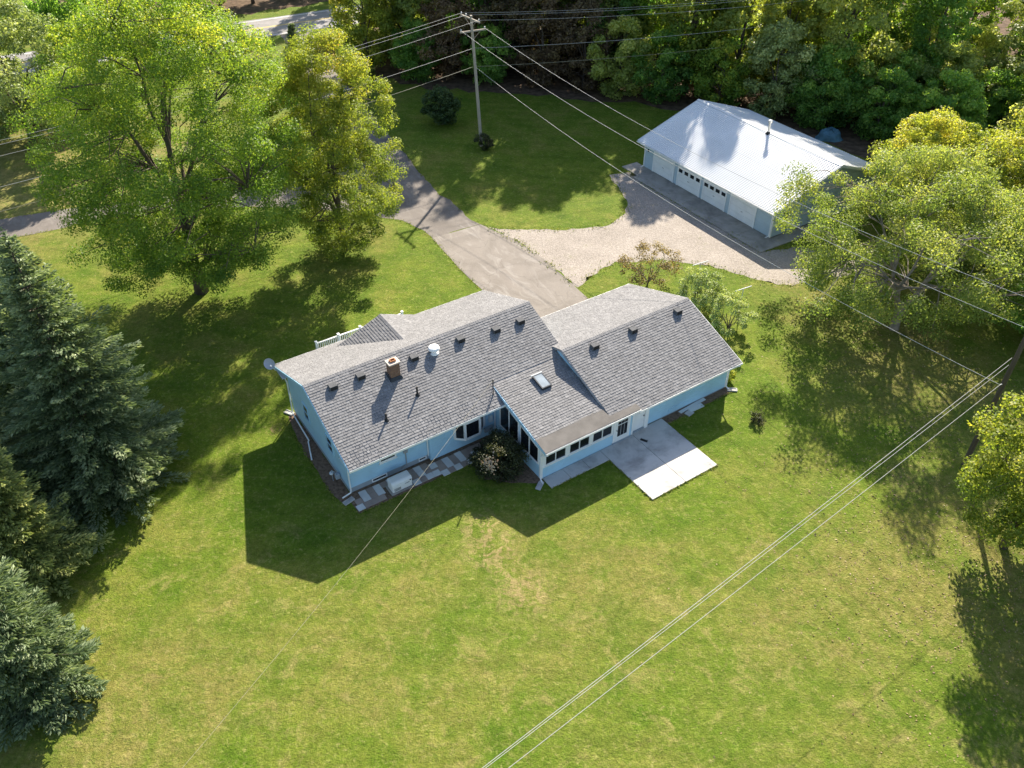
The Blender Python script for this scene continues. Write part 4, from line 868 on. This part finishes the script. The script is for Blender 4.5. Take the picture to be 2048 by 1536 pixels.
def limbs(rng, C, H_, base, r0, nl=9, split=None, wob=.12, trunk_top=.72, lean=(0, 0), sides=7, tw=.6, nstem=3, stemlen=3.6):
    mb = MB(); top = H_ * trunk_top; tr = [Vector((math.sin(z * 1.3 + 1) * wob * z / H_ * 2 + lean[0] * (z / H_) ** 2, math.cos(z * .9) * wob * z / H_ * 2 + lean[1] * (z / H_) ** 2, z)) for z in np.linspace(0, top, 8)]
    tr[0].z = -.2; rad = [r0 * (1.35 if i == 0 else 1) * (1 - .85 * i / 7) + .02 for i in range(8)]
    if split is None: mb.tube(tr, rad, 9)
    else: mb.tube([Vector((0, 0, -.2)), Vector((0, 0, split * .5)), Vector((0, 0, split + .05))], [r0 * 1.25, r0, r0 * .95], 9)
    def tpos(z): 
        f = min(max(z / top, 0), 1) * 7; i = min(int(f), 6); return tr[i].lerp(tr[i + 1], f - i), rad[i] + (rad[i + 1] - rad[i]) * (f - i)
    stems = []
    if split is not None:
        for k in range(nstem):
            a = 6.283 * k / nstem + rng.uniform(-.4, .4); q = stemlen * rng.uniform(.85, 1.15); d = Vector((math.cos(a) * .42, math.sin(a) * .42, .9)) ; b0 = tr[0].lerp(tr[1], .85) if tr[1].z > split else Vector((0, 0, split))
            b0 = Vector((0, 0, split)); p = [b0, b0 + d * q * .35 + Vector((0, 0, .1 * q)), b0 + d * q * .7 + Vector((d.x, d.y, 0)) * .1 * q, b0 + d * q]; mb.tube(p, [r0 * .72, r0 * .6, r0 * .5, r0 * .38], 8, False); stems.append(p)
    order = rng.permutation(len(C)); mains = []
    for i in order:
        if len(mains) >= nl: break
        c = Vector(C[i])
        if all((c - m[0]).length > np.ptp(C[:, 0]) * .18 for m in mains): mains.append((c, i))
    paths = []
    for k, (c, i) in enumerate(mains):
        zs = split if split is not None else max(base * .85, min(c.z * .6, top * .92)) * rng.uniform(.5, 1.05)
        s, rs_ = tpos(zs)
        if stems: s = min((p[-1] for p in stems), key=lambda q: (q - c).length); rs_ = r0 * .4
        hd = Vector((c.x - s.x, c.y - s.y, 0)); mid = s + hd * .42 + Vector((0, 0, (c.z - s.z) * (.62 if split is None else .66))); p = [s, s.lerp(mid, .5) + Vector(rng.normal(0, .12, 3)), mid + Vector(rng.normal(0, .2, 3)), mid.lerp(c, .5) + Vector(rng.normal(0, .2, 3)), c]
        rb = min(rs_ * .7, r0 * .55) if split is None else r0 * .34; mb.tube(p, [rb, rb * .8, rb * .55, rb * .32, rb * .1], sides, False); paths.append(p)
    allp = [(q, j / 4) for p in paths for j, q in enumerate(p) if j > 0] + [(t, .5) for t in tr[3:]]
    for i in range(len(C)):
        if rng.random() > tw: continue
        c = Vector(C[i]); q = min(allp, key=lambda t: (t[0] - c).length + (0 if t[0].z < c.z + .3 else 3)); L = (q[0] - c).length
        if L < .2: continue
        m = q[0].lerp(c, .5) + Vector((0, 0, L * .08)) + Vector(rng.normal(0, .08 * L, 3)); rb = r0 * .12 + .008; mb.tube([q[0], m, c], [rb, rb * .65, rb * .2], 4, False)
    return mb

def tree(name, loc, rz, label, cat, spec, group=None, bark='bark', scale=1.0):
    o = empty(name, loc, rz); tag(o, label, cat, group)
    key = spec['key']
    if key not in TREES:
        rng = np.random.default_rng(spec['seed']); me_, C = crown('crown', rng, **spec['crown']); mb = limbs(rng, C, spec['crown']['H_'], spec['crown']['base'], **spec['limbs'])
        t_ = mb.mesh('trunk'); t_.polygons.foreach_set('use_smooth', [True] * len(t_.polygons)); TREES[key] = (me_, t_)
    me_, t_ = TREES[key]
    lm = spec['leafmat']
    if not me_.materials: me_.materials.append(lm)
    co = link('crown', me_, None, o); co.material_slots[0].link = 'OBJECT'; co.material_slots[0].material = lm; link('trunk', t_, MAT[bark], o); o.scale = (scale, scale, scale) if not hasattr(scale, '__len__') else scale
    return o
TREES = {}
def spec(key, seed, leaf, H_, base, Rr, ncl, nleaf, size, shape='round', rc=.15, r0=.3, nl=9, **k):
    cr = dict(H_=H_, base=base, Rr=Rr, ncl=ncl, nleaf=nleaf, leaf=size, shape=shape, rc=rc); lb = dict(r0=r0, nl=nl)
    for a in ('lean', 'tonebias', 'flat', 'shell', 'lobes', 'cut', 'gap'):
        if a in k: cr[a] = k[a]
    for a in ('split', 'wob', 'trunk_top', 'tw', 'nstem', 'stemlen'):
        if a in k: lb[a] = k[a]
    if 'lean' in k: lb['lean'] = k['lean']
    return dict(key=key, seed=seed, leafmat=MAT[leaf], crown=cr, limbs=lb)

# the big trees of the yard
tree('maple_tree', (-23.3, 52.64, 0), 0, 'largest broad green tree left of the drive with yellow green crown', 'tree', spec('maple', 3, 'leaf_maple', 21.0, 2.6, 8.9, 460, 215000, .14, 'round', .115, .40, 10, lean=(1.6, 0), shell=.3, gap=.2, tw=.75))
tree('turning_tree', (-13.51, 58.79, 0), 0, 'tall oval tree with orange tinged top beside the driveway', 'tree', spec('turn', 8, 'leaf_gold', 16.6, .7, 4.9, 300, 118000, .138, 'round', .155, .22, 9, shell=.3, tonebias=-.10))
tree('apple_tree', (26.97, 47.85, 0), 0, 'spreading open crowned tree with forked leaning trunk right of the garage', 'tree', spec('apple', 21, 'leaf_apple', 11.0, 1.3, 8.9, 300, 100000, .145, 'round', .105, .32, 11, split=.8, nstem=3, stemlen=3.2, gap=.42, tonebias=-.08, lean=(1.4, 3.0), cut=(0, -1, 2.1, 2.2, 1.2), shell=.45, lobes=6, tw=.9, flat=.6), bark='barkpale')
# neighbours of the spreading tree
yl = spec('yl', 33, 'leaf_yellow', 9.5, 1.2, 4.3, 150, 42000, .165, 'round', .165,  .16, 8, shell=.4)
tree('yellow_green_tree', (36.2, 58.0, 0), 0, 'yellow green tree directly behind the spreading tree', 'tree', yl)
tree('yellow_green_tree', (41.5, 60.5, 0), R(120), 'yellow green tree at the right frame edge above the spreading tree', 'tree', yl, scale=1.15)
tree('yellow_green_tree', (33.5, 63.0, 0), R(220), 'yellow green tree against the right end of the detached garage', 'tree', yl, scale=1.0)
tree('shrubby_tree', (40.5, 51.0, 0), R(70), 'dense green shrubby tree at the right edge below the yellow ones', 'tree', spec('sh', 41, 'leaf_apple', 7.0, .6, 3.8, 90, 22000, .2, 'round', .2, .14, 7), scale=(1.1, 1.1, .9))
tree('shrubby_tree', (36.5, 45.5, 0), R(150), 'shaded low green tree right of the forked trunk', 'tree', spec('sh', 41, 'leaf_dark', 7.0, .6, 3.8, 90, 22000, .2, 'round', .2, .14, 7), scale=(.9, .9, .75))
btr = spec('bt', 51, 'leaf_yellow', 8.6, 1.2, 3.0, 140, 30000, .14, 'oval', .2, .14, 8, shell=.3)
tree('bright_tree', (25.7, 28.2, 0), 0, 'bright yellow green tree cut by the right edge below the dark pole', 'tree', btr, scale=1.2)
tree('bright_tree', (26.6, 21.0, 0), R(90), 'bright tree cut by the right edge casting shadow on the lower right lawn', 'tree', btr, scale=.95)

# blue spruces
def spruce(name, loc, H_, Rr, label, mat, seed, nlev=40, spl=.15, rz=0, low=.02, pw_=.82):
    rng = np.random.default_rng(seed); o = empty(name, loc, rz); tag(o, label, 'spruce')
    P, D, S_, T_ = [], [], [], []; br = MB()
    br.tube([(0, 0, -.2), (0, 0, H_ * .5), (0, 0, H_ * .97)], [H_ * .016, H_ * .009, .02], 8)
    lob = rng.uniform(0, 6.28, 4)
    for i in range(nlev):
        f = low + (1 - low) * (i / nlev) ** 1.05; z = f * H_; L0 = Rr * (1 - f) ** pw_ * rng.uniform(.9, 1.1) + .15; nb = max(5, int(9 + 9 * (1 - f)))
        for k in range(nb):
            a = 6.283 * (k + rng.uniform(-.35, .35)) / nb + i * .7; L = L0 * rng.uniform(.55, 1.16) * (1 + .10 * math.sin(2 * a + lob[0] + f * 7) + .08 * math.sin(3 * a + lob[1] - f * 11)); droop = -.20 * (1 - f) + .25 * f + rng.normal(0, .10)
            bt = rng.normal(0, .12); n = max(4, int(L / spl)); ts = np.linspace(.22, 1, n)
            x = ts * L; zz = z + droop * x + .10 * x * x / max(L, .3); dx, dy = math.cos(a), math.sin(a)
            if i % 3 == 0: br.tube([(0, 0, z), (dx * L * .5, dy * L * .5, z + droop * L * .5 + .025 * L), (dx * L * .9, dy * L * .9, z + droop * L * .9 + .08 * L)], [.035, .02, .006], 4, False)
            for t, xx, zc in zip(ts, x, zz):
                wdt = (1.05 - t * .75) * min(L * .42, .85)
                for s in (-1, 1, 0):
                    m = 1 if s == 0 else 3
                    for q in range(m):
                        lat = s * wdt * rng.uniform(.15, 1); P.append((dx * xx - dy * lat, dy * xx + dx * lat, zc - abs(lat) * .12 + rng.normal(0, .045)))
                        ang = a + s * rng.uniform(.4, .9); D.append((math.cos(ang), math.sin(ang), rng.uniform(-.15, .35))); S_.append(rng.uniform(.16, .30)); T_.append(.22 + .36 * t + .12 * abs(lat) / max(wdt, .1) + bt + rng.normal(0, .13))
    P, D, S_, T_ = map(np.array, (P, D, S_, T_)); D /= np.linalg.norm(D, axis=1, keepdims=True); N = len(P)
    up = np.tile([0, 0, 1.], (N, 1)) + rng.normal(0, .45, (N, 3)); b = np.cross(D, up); b /= np.linalg.norm(b, axis=1, keepdims=True); nn = np.cross(b, D)
    L = S_[:, None]; q1 = np.stack([P - D * L * .4, P + b * L * .20, P + D * L * .65, P - b * L * .20], 1); q2 = np.stack([P - D * L * .35, P + nn * L * .18, P + D * L * .6, P - nn * L * .14], 1)
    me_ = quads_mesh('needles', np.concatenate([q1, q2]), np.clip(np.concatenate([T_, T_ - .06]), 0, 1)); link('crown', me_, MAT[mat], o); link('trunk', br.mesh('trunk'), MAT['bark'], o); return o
spruce('blue_spruce', (-22.9, 33.2, 0), 15.6, 4.7, 'largest blue spruce at the left edge beside the house shadow', 'spruce', 1)
spruce('blue_spruce', (-28.8, 38.5, 0), 15.5, 4.4, 'blue spruce at the left edge behind the largest one', 'spruce', 2, 32, .18, rz=1.0)
spruce('green_spruce', (-24.4, 26.6, 0), 9.6, 3.2, 'smaller yellowish green spruce between the two blue spruces', 'spruce_green', 3, 34, pw_=.7)
spruce('blue_spruce', (-21.3, 20.0, 0), 11.2, 2.75, 'rounded blue spruce filling the lower left corner', 'spruce', 4, 36, .13, pw_=.58)
spruce('blue_spruce', (-27.8, 31.0, 0), 13.0, 3.8, 'blue spruce at the left edge between the largest one and the green one', 'spruce', 9, 28, .2, 2.0)
spruce('young_spruce', (-26.34, 103.58, 0), 4.9, 1.6, 'small blue spruce standing by the road beyond the orange topped tree', 'spruce', 5, 20, .2)
spruce('young_spruce', (-34.25, 108.94, 0), 3.0, .95, 'smallest young spruce right at the road edge', 'spruce', 6, 14, .2)

# shrubs
def shrub(name, loc, label, sp, scale=1.0, rz=0, bark='bark'): return tree(name, loc, rz, label, 'shrub', sp, None, bark, scale)
bx = hw(8.35, 12.35)
shrub('rounded_shrub', (bx[0], bx[1], 0), 'dark rounded shrub with pale dead flower heads in the sunroom corner', spec('bush', 61, 'leaf_bush', 2.0, .1, 1.58, 100, 17000, .10, 'round', .24, .07, 7, shell=.3, tonebias=-.18))
bush = bpy.data.objects['rounded_shrub']
rg = np.random.default_rng(4); nP = 170; aP = rg.normal(0, .17, nP) + R(-118); hP = rg.normal(.5, .14, nP); PP = np.column_stack([np.cos(aP) * 1.62 * np.sin(np.arccos(np.clip(hP, -1, .95))), np.sin(aP) * 1.62 * np.sin(np.arccos(np.clip(hP, -1, .95))), .9 + 1.25 * hP])
tag(link('flower_heads', quads_mesh('flower_heads', leaf_quads(PP, PP - np.array([0, 0, .9]), rg.uniform(.06, .14, nP), .8, rg), rg.uniform(0, 1, nP)), MAT['flower'], bush), 'pale pinkish dead flower heads on the sunlit side', kind='stuff')
lil = spec('lilac', 63, 'leaf_apple', 3.0, .9, 1.5, 46, 3200, .12, 'spread', .2, .05, 12, split=.06, nstem=8, stemlen=1.2, tw=1.0, tonebias=-.05)
shrub('lilac_shrub', (10.3, 53.6, 0), 'sparse twiggy brownish lilac behind the garage wing ridge', spec('lilac2', 64, 'leaf_brown', 3.1, .9, 1.8, 60, 3400, .11, 'spread', .18, .05, 14, split=.06, nstem=8, stemlen=1.2, tw=1.0, tonebias=.25), (1.25, 1.25, 1.0))
shrub('lilac_shrub', (13.6, 50.6, 0), 'leafy pale lilac shrub at the right gable of the garage wing', spec('lilac3', 65, 'leaf_pale', 3.0, .3, 1.7, 60, 7500, .12, 'spread', .2, .05, 12, split=.06, nstem=8, stemlen=1.2, tw=1.0), 1.0, 1)
shrub('lilac_shrub', (15.2, 47.6, 0), 'thin pale lilac shrub at the right end of the garage roof', spec('lilac4', 66, 'leaf_pale', 2.8, .3, 1.5, 50, 5200, .12, 'spread', .2, .05, 12, split=.06, nstem=8, stemlen=1.2, tw=1.0), 1.0, 2)
shrub('evergreen_bush', (-7.31, 84.9, 0), 'dark green rounded bush on the lawn left of the pale pole', spec('egb', 67, 'leaf_bushdark', 3.6, .3, 1.9, 70, 9000, .2, 'round', .24, .09, 7, shell=.3))
shrub('dry_bush', (-2.75, 78.6, 0), 'small brown bush at the foot of the pale pole', spec('db', 68, 'leaf_bush', 1.5, .05, .75, 34, 2600, .12, 'round', .3, .04, 6, tonebias=-.1))
shrub('dry_bush', (15.12, 37.98, 0), 'tiny bare brown tuft alone on the lawn right of the patio', spec('db2', 69, 'leaf_bush', .5, .02, .45, 24, 700, .09, 'spread', .3, .02, 8, tonebias=-.15))
yv = hw(3.4, -1.2); shrub('yellow_shrub', (yv[0], yv[1], 0), 'yellow green shrub at the left end of the front railing', spec('ys', 70, 'leaf_yellow', 1.5, .1, .6, 24, 1500, .13, 'round', .3, .03, 6))
gs = hw(25.0, 13.4); shrub('leafy_shrub', (gs[0], gs[1], 0), 'low leafy plants at the right rear corner of the garage wing', spec('ls', 71, 'leaf_yellow', 1.0, .05, .7, 26, 2200, .11, 'round', .3, .03, 6))

# ---- woods
W = [spec('w1', 101, 'leaf_dark', 20, 1.5, 4.6, 130, 19000, .33, 'oval', .2, .24, 8, shell=.35), spec('w2', 102, 'leaf_olive', 18, 1.0, 4.2, 120, 17000, .32, 'oval', .2, .22, 8, shell=.35),
     spec('w3', 103, 'leaf_yellow', 16, .8, 4.0, 120, 17000, .32, 'oval', .21, .2, 8, shell=.35), spec('w4', 104, 'leaf_brown', 9.5, .3, 3.4, 90, 12000, .28, 'round', .22, .14, 7, shell=.3),
     spec('w5', 105, 'leaf_maple', 21, 5.0, 4.8, 110, 16000, .33, 'oval', .19, .26, 8, shell=.35), spec('w6', 106, 'leaf_dark', 6.5, .2, 3.0, 70, 9000, .27, 'round', .24, .1, 6, shell=.3)]
def wv_(i, leaf): d = dict(W[i]); d['leafmat'] = MAT[leaf]; d['key'] = W[i]['key'] + leaf; 
def wt(i, x, y, label, leaf=None, sc=1.0, group=None, rz=None, bark='bark'):
    sp = dict(W[i])
    if leaf: sp['leafmat'] = MAT[leaf]
    return tree('woodland_tree' if i not in (3, 5) else 'woodland_shrub', (x, y, 0), rz if rz is not None else (x * 1.7 + y) % 6.28, label, 'tree' if i not in (3, 5) else 'shrub', sp, group, bark, sc)
wt(2, -17.2, 101, 'yellow green woodland tree just right of the orange topped tree', 'leaf_gold', .95)
wt(1, -12.5, 103, 'olive woodland tree second from the road at the left end of the wood', None, 1.0)
wt(5, -11.0, 98.5, 'dark green shrub at the left corner of the wood', None, 1.0)
wt(3, -7.0, 99.0, 'russet shrub at the wood edge left of the pale pole top', None, 1.05)
wt(5, -2.8, 97.5, 'dark green shrub at the wood edge behind the pale pole', None, .95)
wt(3, -1.0, 100.5, 'tall russet shrub behind the pale pole crossarms', None, 1.2)
wt(3, 3.5, 97.0, 'russet shrub right of the pale pole at the wood edge', None, 1.1)
wt(1, 1.0, 104.0, 'dull brown leaved tree rising behind the russet shrubs', 'leaf_brown', 1.1)
wt(3, 8.2, 95.5, 'brownish shrub at the middle of the wood edge', None, 1.0)
wt(1, 7.0, 101.5, 'brown olive tree in the middle of the wood edge', 'leaf_brown', 1.05)
wt(5, 12.0, 93.5, 'green shrub at the wood edge above the left corner of the metal roof', 'leaf_olive', 1.2)
wt(0, 12.0, 99.5, 'dark green tree above the left corner of the metal roof', None, 1.08)
wt(5, 16.5, 92.0, 'leafy shrub at the wood edge left of the metal roof ridge', 'leaf_dark', 1.1)
wt(2, 19.8, 95.0, 'brightest yellow green tall tree in the wood', 'leaf_yellow', 1.28)
wt(5, 22.5, 89.5, 'green shrub behind the metal roof ridge', 'leaf_maple', 1.05)
wt(1, 25.0, 93.5, 'grey olive tree behind the metal roof', None, 1.1)
wt(2, 29.5, 93.0, 'green yellow tree behind the garage flue', 'leaf_yellow', 1.1)
wt(3, 27.5, 87.0, 'pale olive shrub behind the middle of the metal roof', 'leaf_pale', 1.0)
wt(5, 31.5, 84.5, 'dark shrub beside the tarp heap', None, .9)
wt(1, 34.5, 88.5, 'olive tree behind the tarp heap', None, 1.05)
wt(4, 39.0, 91.5, 'tall tree with a bare pale leaning trunk in the dark gap', None, 1.05, bark='barkpale')
wt(4, 47.0, 97.5, 'tall tree with a bare trunk right of the dark gap', None, 1.05, bark='barkpale')
wt(5, 37.0, 81.5, 'dark undergrowth shrub behind the yellow green trees', None, 1.0)
wt(5, 42.0, 79.0, 'dark undergrowth shrub below the bare trunks', None, 1.1)
wt(0, 43.5, 88.0, 'dark green tree between the bare trunks', None, .8)
for (i, x, y, lb, lf, sc) in ((4, -14.2, 104.0, 'tall green tree behind the dark corner shrub', 'leaf_olive', 1.15), (0, -.8, 103.5, 'tall dark tree just right of the pale pole', 'leaf_dark', 1.22), (4, 12.8, 102.5, 'tall green tree behind the dark green tree by the metal roof corner', 'leaf_olive', 1.08), (1, 60.0, 96.0, 'olive tree at the top right corner behind the pine', 'leaf_olive', 1.1), (0, 66.0, 104.0, 'dark tree in the far top right corner', 'leaf_dark', 1.0), (2, 55.0, 104.0, 'green tree left of the far corner tree', 'leaf_maple', 1.0), (0, 70.0, 90.0, 'dark tree beyond the right frame edge of the wood', 'leaf_dark', 1.0),
     (4, -9.5, 105.0, 'tall green tree rising behind the left russet shrub', 'leaf_olive', 1.18), (0, -4.0, 104.5, 'tall dark tree behind the pale pole', 'leaf_dark', 1.2), (4, 4.6, 103.0, 'tall green crowned tree right of the pale pole wires', 'leaf_olive', 1.18), (0, 9.8, 104.0, 'tall dark tree behind the brownish shrub', 'leaf_olive', 1.2),
     (4, 15.5, 101.0, 'tall green tree left of the brightest yellow tree', 'leaf_maple', 1.0), (0, 23.0, 99.5, 'tall dark green tree right of the brightest yellow tree', 'leaf_maple', .95), (4, 32.5, 97.0, 'tall tree behind the garage flue and yellow tree', 'leaf_olive', .9)): wt(i, x, y, lb, lf, sc)
rr = random.Random(77)
for k in range(26):
    x = -17 + (k % 13) * 5.2 + rr.uniform(-1.5, 1.5); y = 107 + (k // 13) * 8 + rr.uniform(-2, 2) - max(0, x - 15) * .22
    wt(5, x, y, 'undergrowth shrub deep in the wood behind the front row', rr.choice(('leaf_dark', 'leaf_olive', 'leaf_maple', 'leaf_olive')), rr.uniform(.9, 1.3), 'undergrowth deep in the wood', rr.uniform(0, 6.28))
for k in range(16):
    x = 33 + (k % 8) * 3.6 + rr.uniform(-1, 1); y = 86 + (k // 8) * 9 + rr.uniform(-2, 2) - (x - 33) * .25
    wt(5, x, y, 'undergrowth shrub in the shaded wood behind the yellow green trees', rr.choice(('leaf_dark', 'leaf_olive', 'leaf_dark')), rr.uniform(.8, 1.25), 'undergrowth in the wood', rr.uniform(0, 6.28))
# pine at the right edge
tree('pine_tree', (52.5, 84.0, 0), 0, 'pine with sunlit layered boughs at the top right corner', 'tree', spec('pine', 81, 'pine', 15.5, 1.5, 5.2, 60, 22000, .30, 'round', .24, .24, 9, flat=.4, shell=.4))
wt(5, 50.0, 75.5, 'green shrub under the corner pine', 'leaf_olive', 1.1)
wt(2, 57.0, 76.0, 'green tree at the far right edge below the pine', 'leaf_maple', .8)
# north west trees
tree('pale_tree', (-48.5, 80.5, 0), 0, 'pale grey green tree at the upper left edge', 'tree', spec('pale', 91, 'leaf_pale', 13.5, 1.2, 6.2, 150, 30000, .26, 'round', .17, .26, 9, shell=.4))
tree('pale_tree', (-60.0, 84.0, 0), 1.5, 'pale tree cut by the left frame edge', 'tree', spec('pale', 91, 'leaf_pale', 13.5, 1.2, 6.2, 150, 30000, .26, 'round', .17, .26, 9, shell=.4), scale=.9)
tree('brown_tree', (-42.5, 96.0, 0), 0, 'brownish olive tree at the top left behind the large tree', 'tree', dict(W[1], leafmat=MAT['leaf_olive']), scale=.95)
tree('bare_trunk_tree', (-39.6, 78.3, 0), 2.0, 'green tree whose trunk shows on the dry lawn behind the large tree', 'tree', spec('bk', 95, 'leaf_maple', 12, 3.4, 3.4, 80, 14000, .24, 'round', .2, .26, 8, shell=.4))
tree('roadside_tree', (-51.0, 99.0, 0), 0, 'dark tree near the road at the top left corner', 'tree', dict(W[0]), scale=.95)
tree('roadside_tree', (-58.0, 90.0, 0), 2, 'olive tree at the top left corner edge', 'tree', dict(W[1]), scale=1.0)
tree('roadside_shrub', (-38.0, 106.0, 0), 0, 'low green shrub by the road under the large tree top', 'shrub', dict(W[5]), scale=.6)
for k in range(16):
    x = -66 + k * 4.6; y = 131 + (x + 40) * .52 + rr.uniform(-2, 3)
    wt(rr.choice((0, 0, 1, 5)), x, y, 'dark tree in the wood on the far side of the road', rr.choice(('leaf_dark', 'leaf_dark', 'leaf_olive')), rr.uniform(.7, 1.0), 'trees across the road', rr.uniform(0, 6.28))

# ------------------------------------------------------------------ loose leaves and grass blades
rng = np.random.default_rng(5)
def scatter_leaves(N, fx, name, mat, size, z=.014):
    P = fx(N); P = np.column_stack([P, rng.uniform(z * .5, z * 1.5, len(P))]); n = rng.normal(size=(len(P), 3)) * .35 + np.array([0, 0, 1.]); V = leaf_quads(P, n, size * rng.uniform(.6, 1.4, len(P)), .6, rng)
    return tag(link(name, quads_mesh(name, V, np.clip(rng.normal(.5, .22, len(P)), 0, 1)), MAT[mat]), kind='stuff')
def fx(N):
    a = np.column_stack([rng.normal(24, 5.5, N), rng.normal(27, 7, N)]); b = np.column_stack([rng.normal(27, 5, N // 2), rng.normal(46, 5, N // 2)]); return np.concatenate([a, b])
o = scatter_leaves(3800, fx, 'fallen_leaves', 'fallen', .10); o['label'] = 'dry fallen leaves scattered over the lawn under the right hand trees'; o['category'] = 'leaves'

def vnoise(x, y, f, sd):
    g = np.random.default_rng(sd).uniform(0, 1, (64, 64)); X, Y = x * f, y * f; xi, yi = np.floor(X).astype(int), np.floor(Y).astype(int); fx_, fy_ = X - xi, Y - yi; fx_ = fx_ * fx_ * (3 - 2 * fx_); fy_ = fy_ * fy_ * (3 - 2 * fy_)
    G = lambda a, b: g[a % 64, b % 64]
    return (G(xi, yi) * (1 - fx_) + G(xi + 1, yi) * fx_) * (1 - fy_) + (G(xi, yi + 1) * (1 - fx_) + G(xi + 1, yi + 1) * fx_) * fy_
def edge_grass(polys, n_per_m, spread, hmin, hmax):
    X, Y = [], []
    for pl in polys:
        for a, b in zip(pl[:-1], pl[1:]):
            a, b = np.array(a), np.array(b); L = np.linalg.norm(b - a); k = int(L * n_per_m); t = rng.uniform(0, 1, k); nn = np.array([-(b - a)[1], (b - a)[0]]) / max(L, 1e-6); d = rng.normal(0, spread, k)
            P = a + (b - a) * t[:, None] + nn * d[:, None]; X.append(P[:, 0]); Y.append(P[:, 1])
    X, Y = np.concatenate(X), np.concatenate(Y); m = vnoise(X, Y, .8, 4) > .3; X, Y = X[m], Y[m]; N = len(X); h = rng.uniform(hmin, hmax, N)
    n3 = rng.normal(size=(N, 3)) * .7 + np.array([0, 0, .6]); return leaf_quads(np.column_stack([X, Y, h * .5 + .02]), n3, h * 1.6, .4, rng)
Vs = np.concatenate([edge_grass([gr + gr[:1]], 26, .28, .05, .12), edge_grass([dr[:4], dr[6:9], do], 22, .10, .04, .10), edge_grass([[hw(9.89, 15.29), hw(14.0, 15.29), hw(14.0, 19.09), hw(18.99, 19.09), hw(18.99, 14.8), hw(24.4, 14.76)], [hw(.1, 11.0), hw(7.9, 11.2)], [hw(-.5, 1.2), hw(-.6, 9.8), hw(.1, 11.0)]], 34, .035, .04, .09), edge_grass([[sw(-1.1, -1.8), sw(1.2, -2.35), sw(17.6, -2.35)]], 20, .15, .04, .10)])
o = tag(link('edge_grass', quads_mesh('edge_grass', Vs, np.clip(rng.normal(.5, .2, len(Vs)), 0, 1)), MAT['grassblade']), kind='stuff'); o['label'] = 'longer ragged grass along the paving and gravel edges'; o['category'] = 'grass'
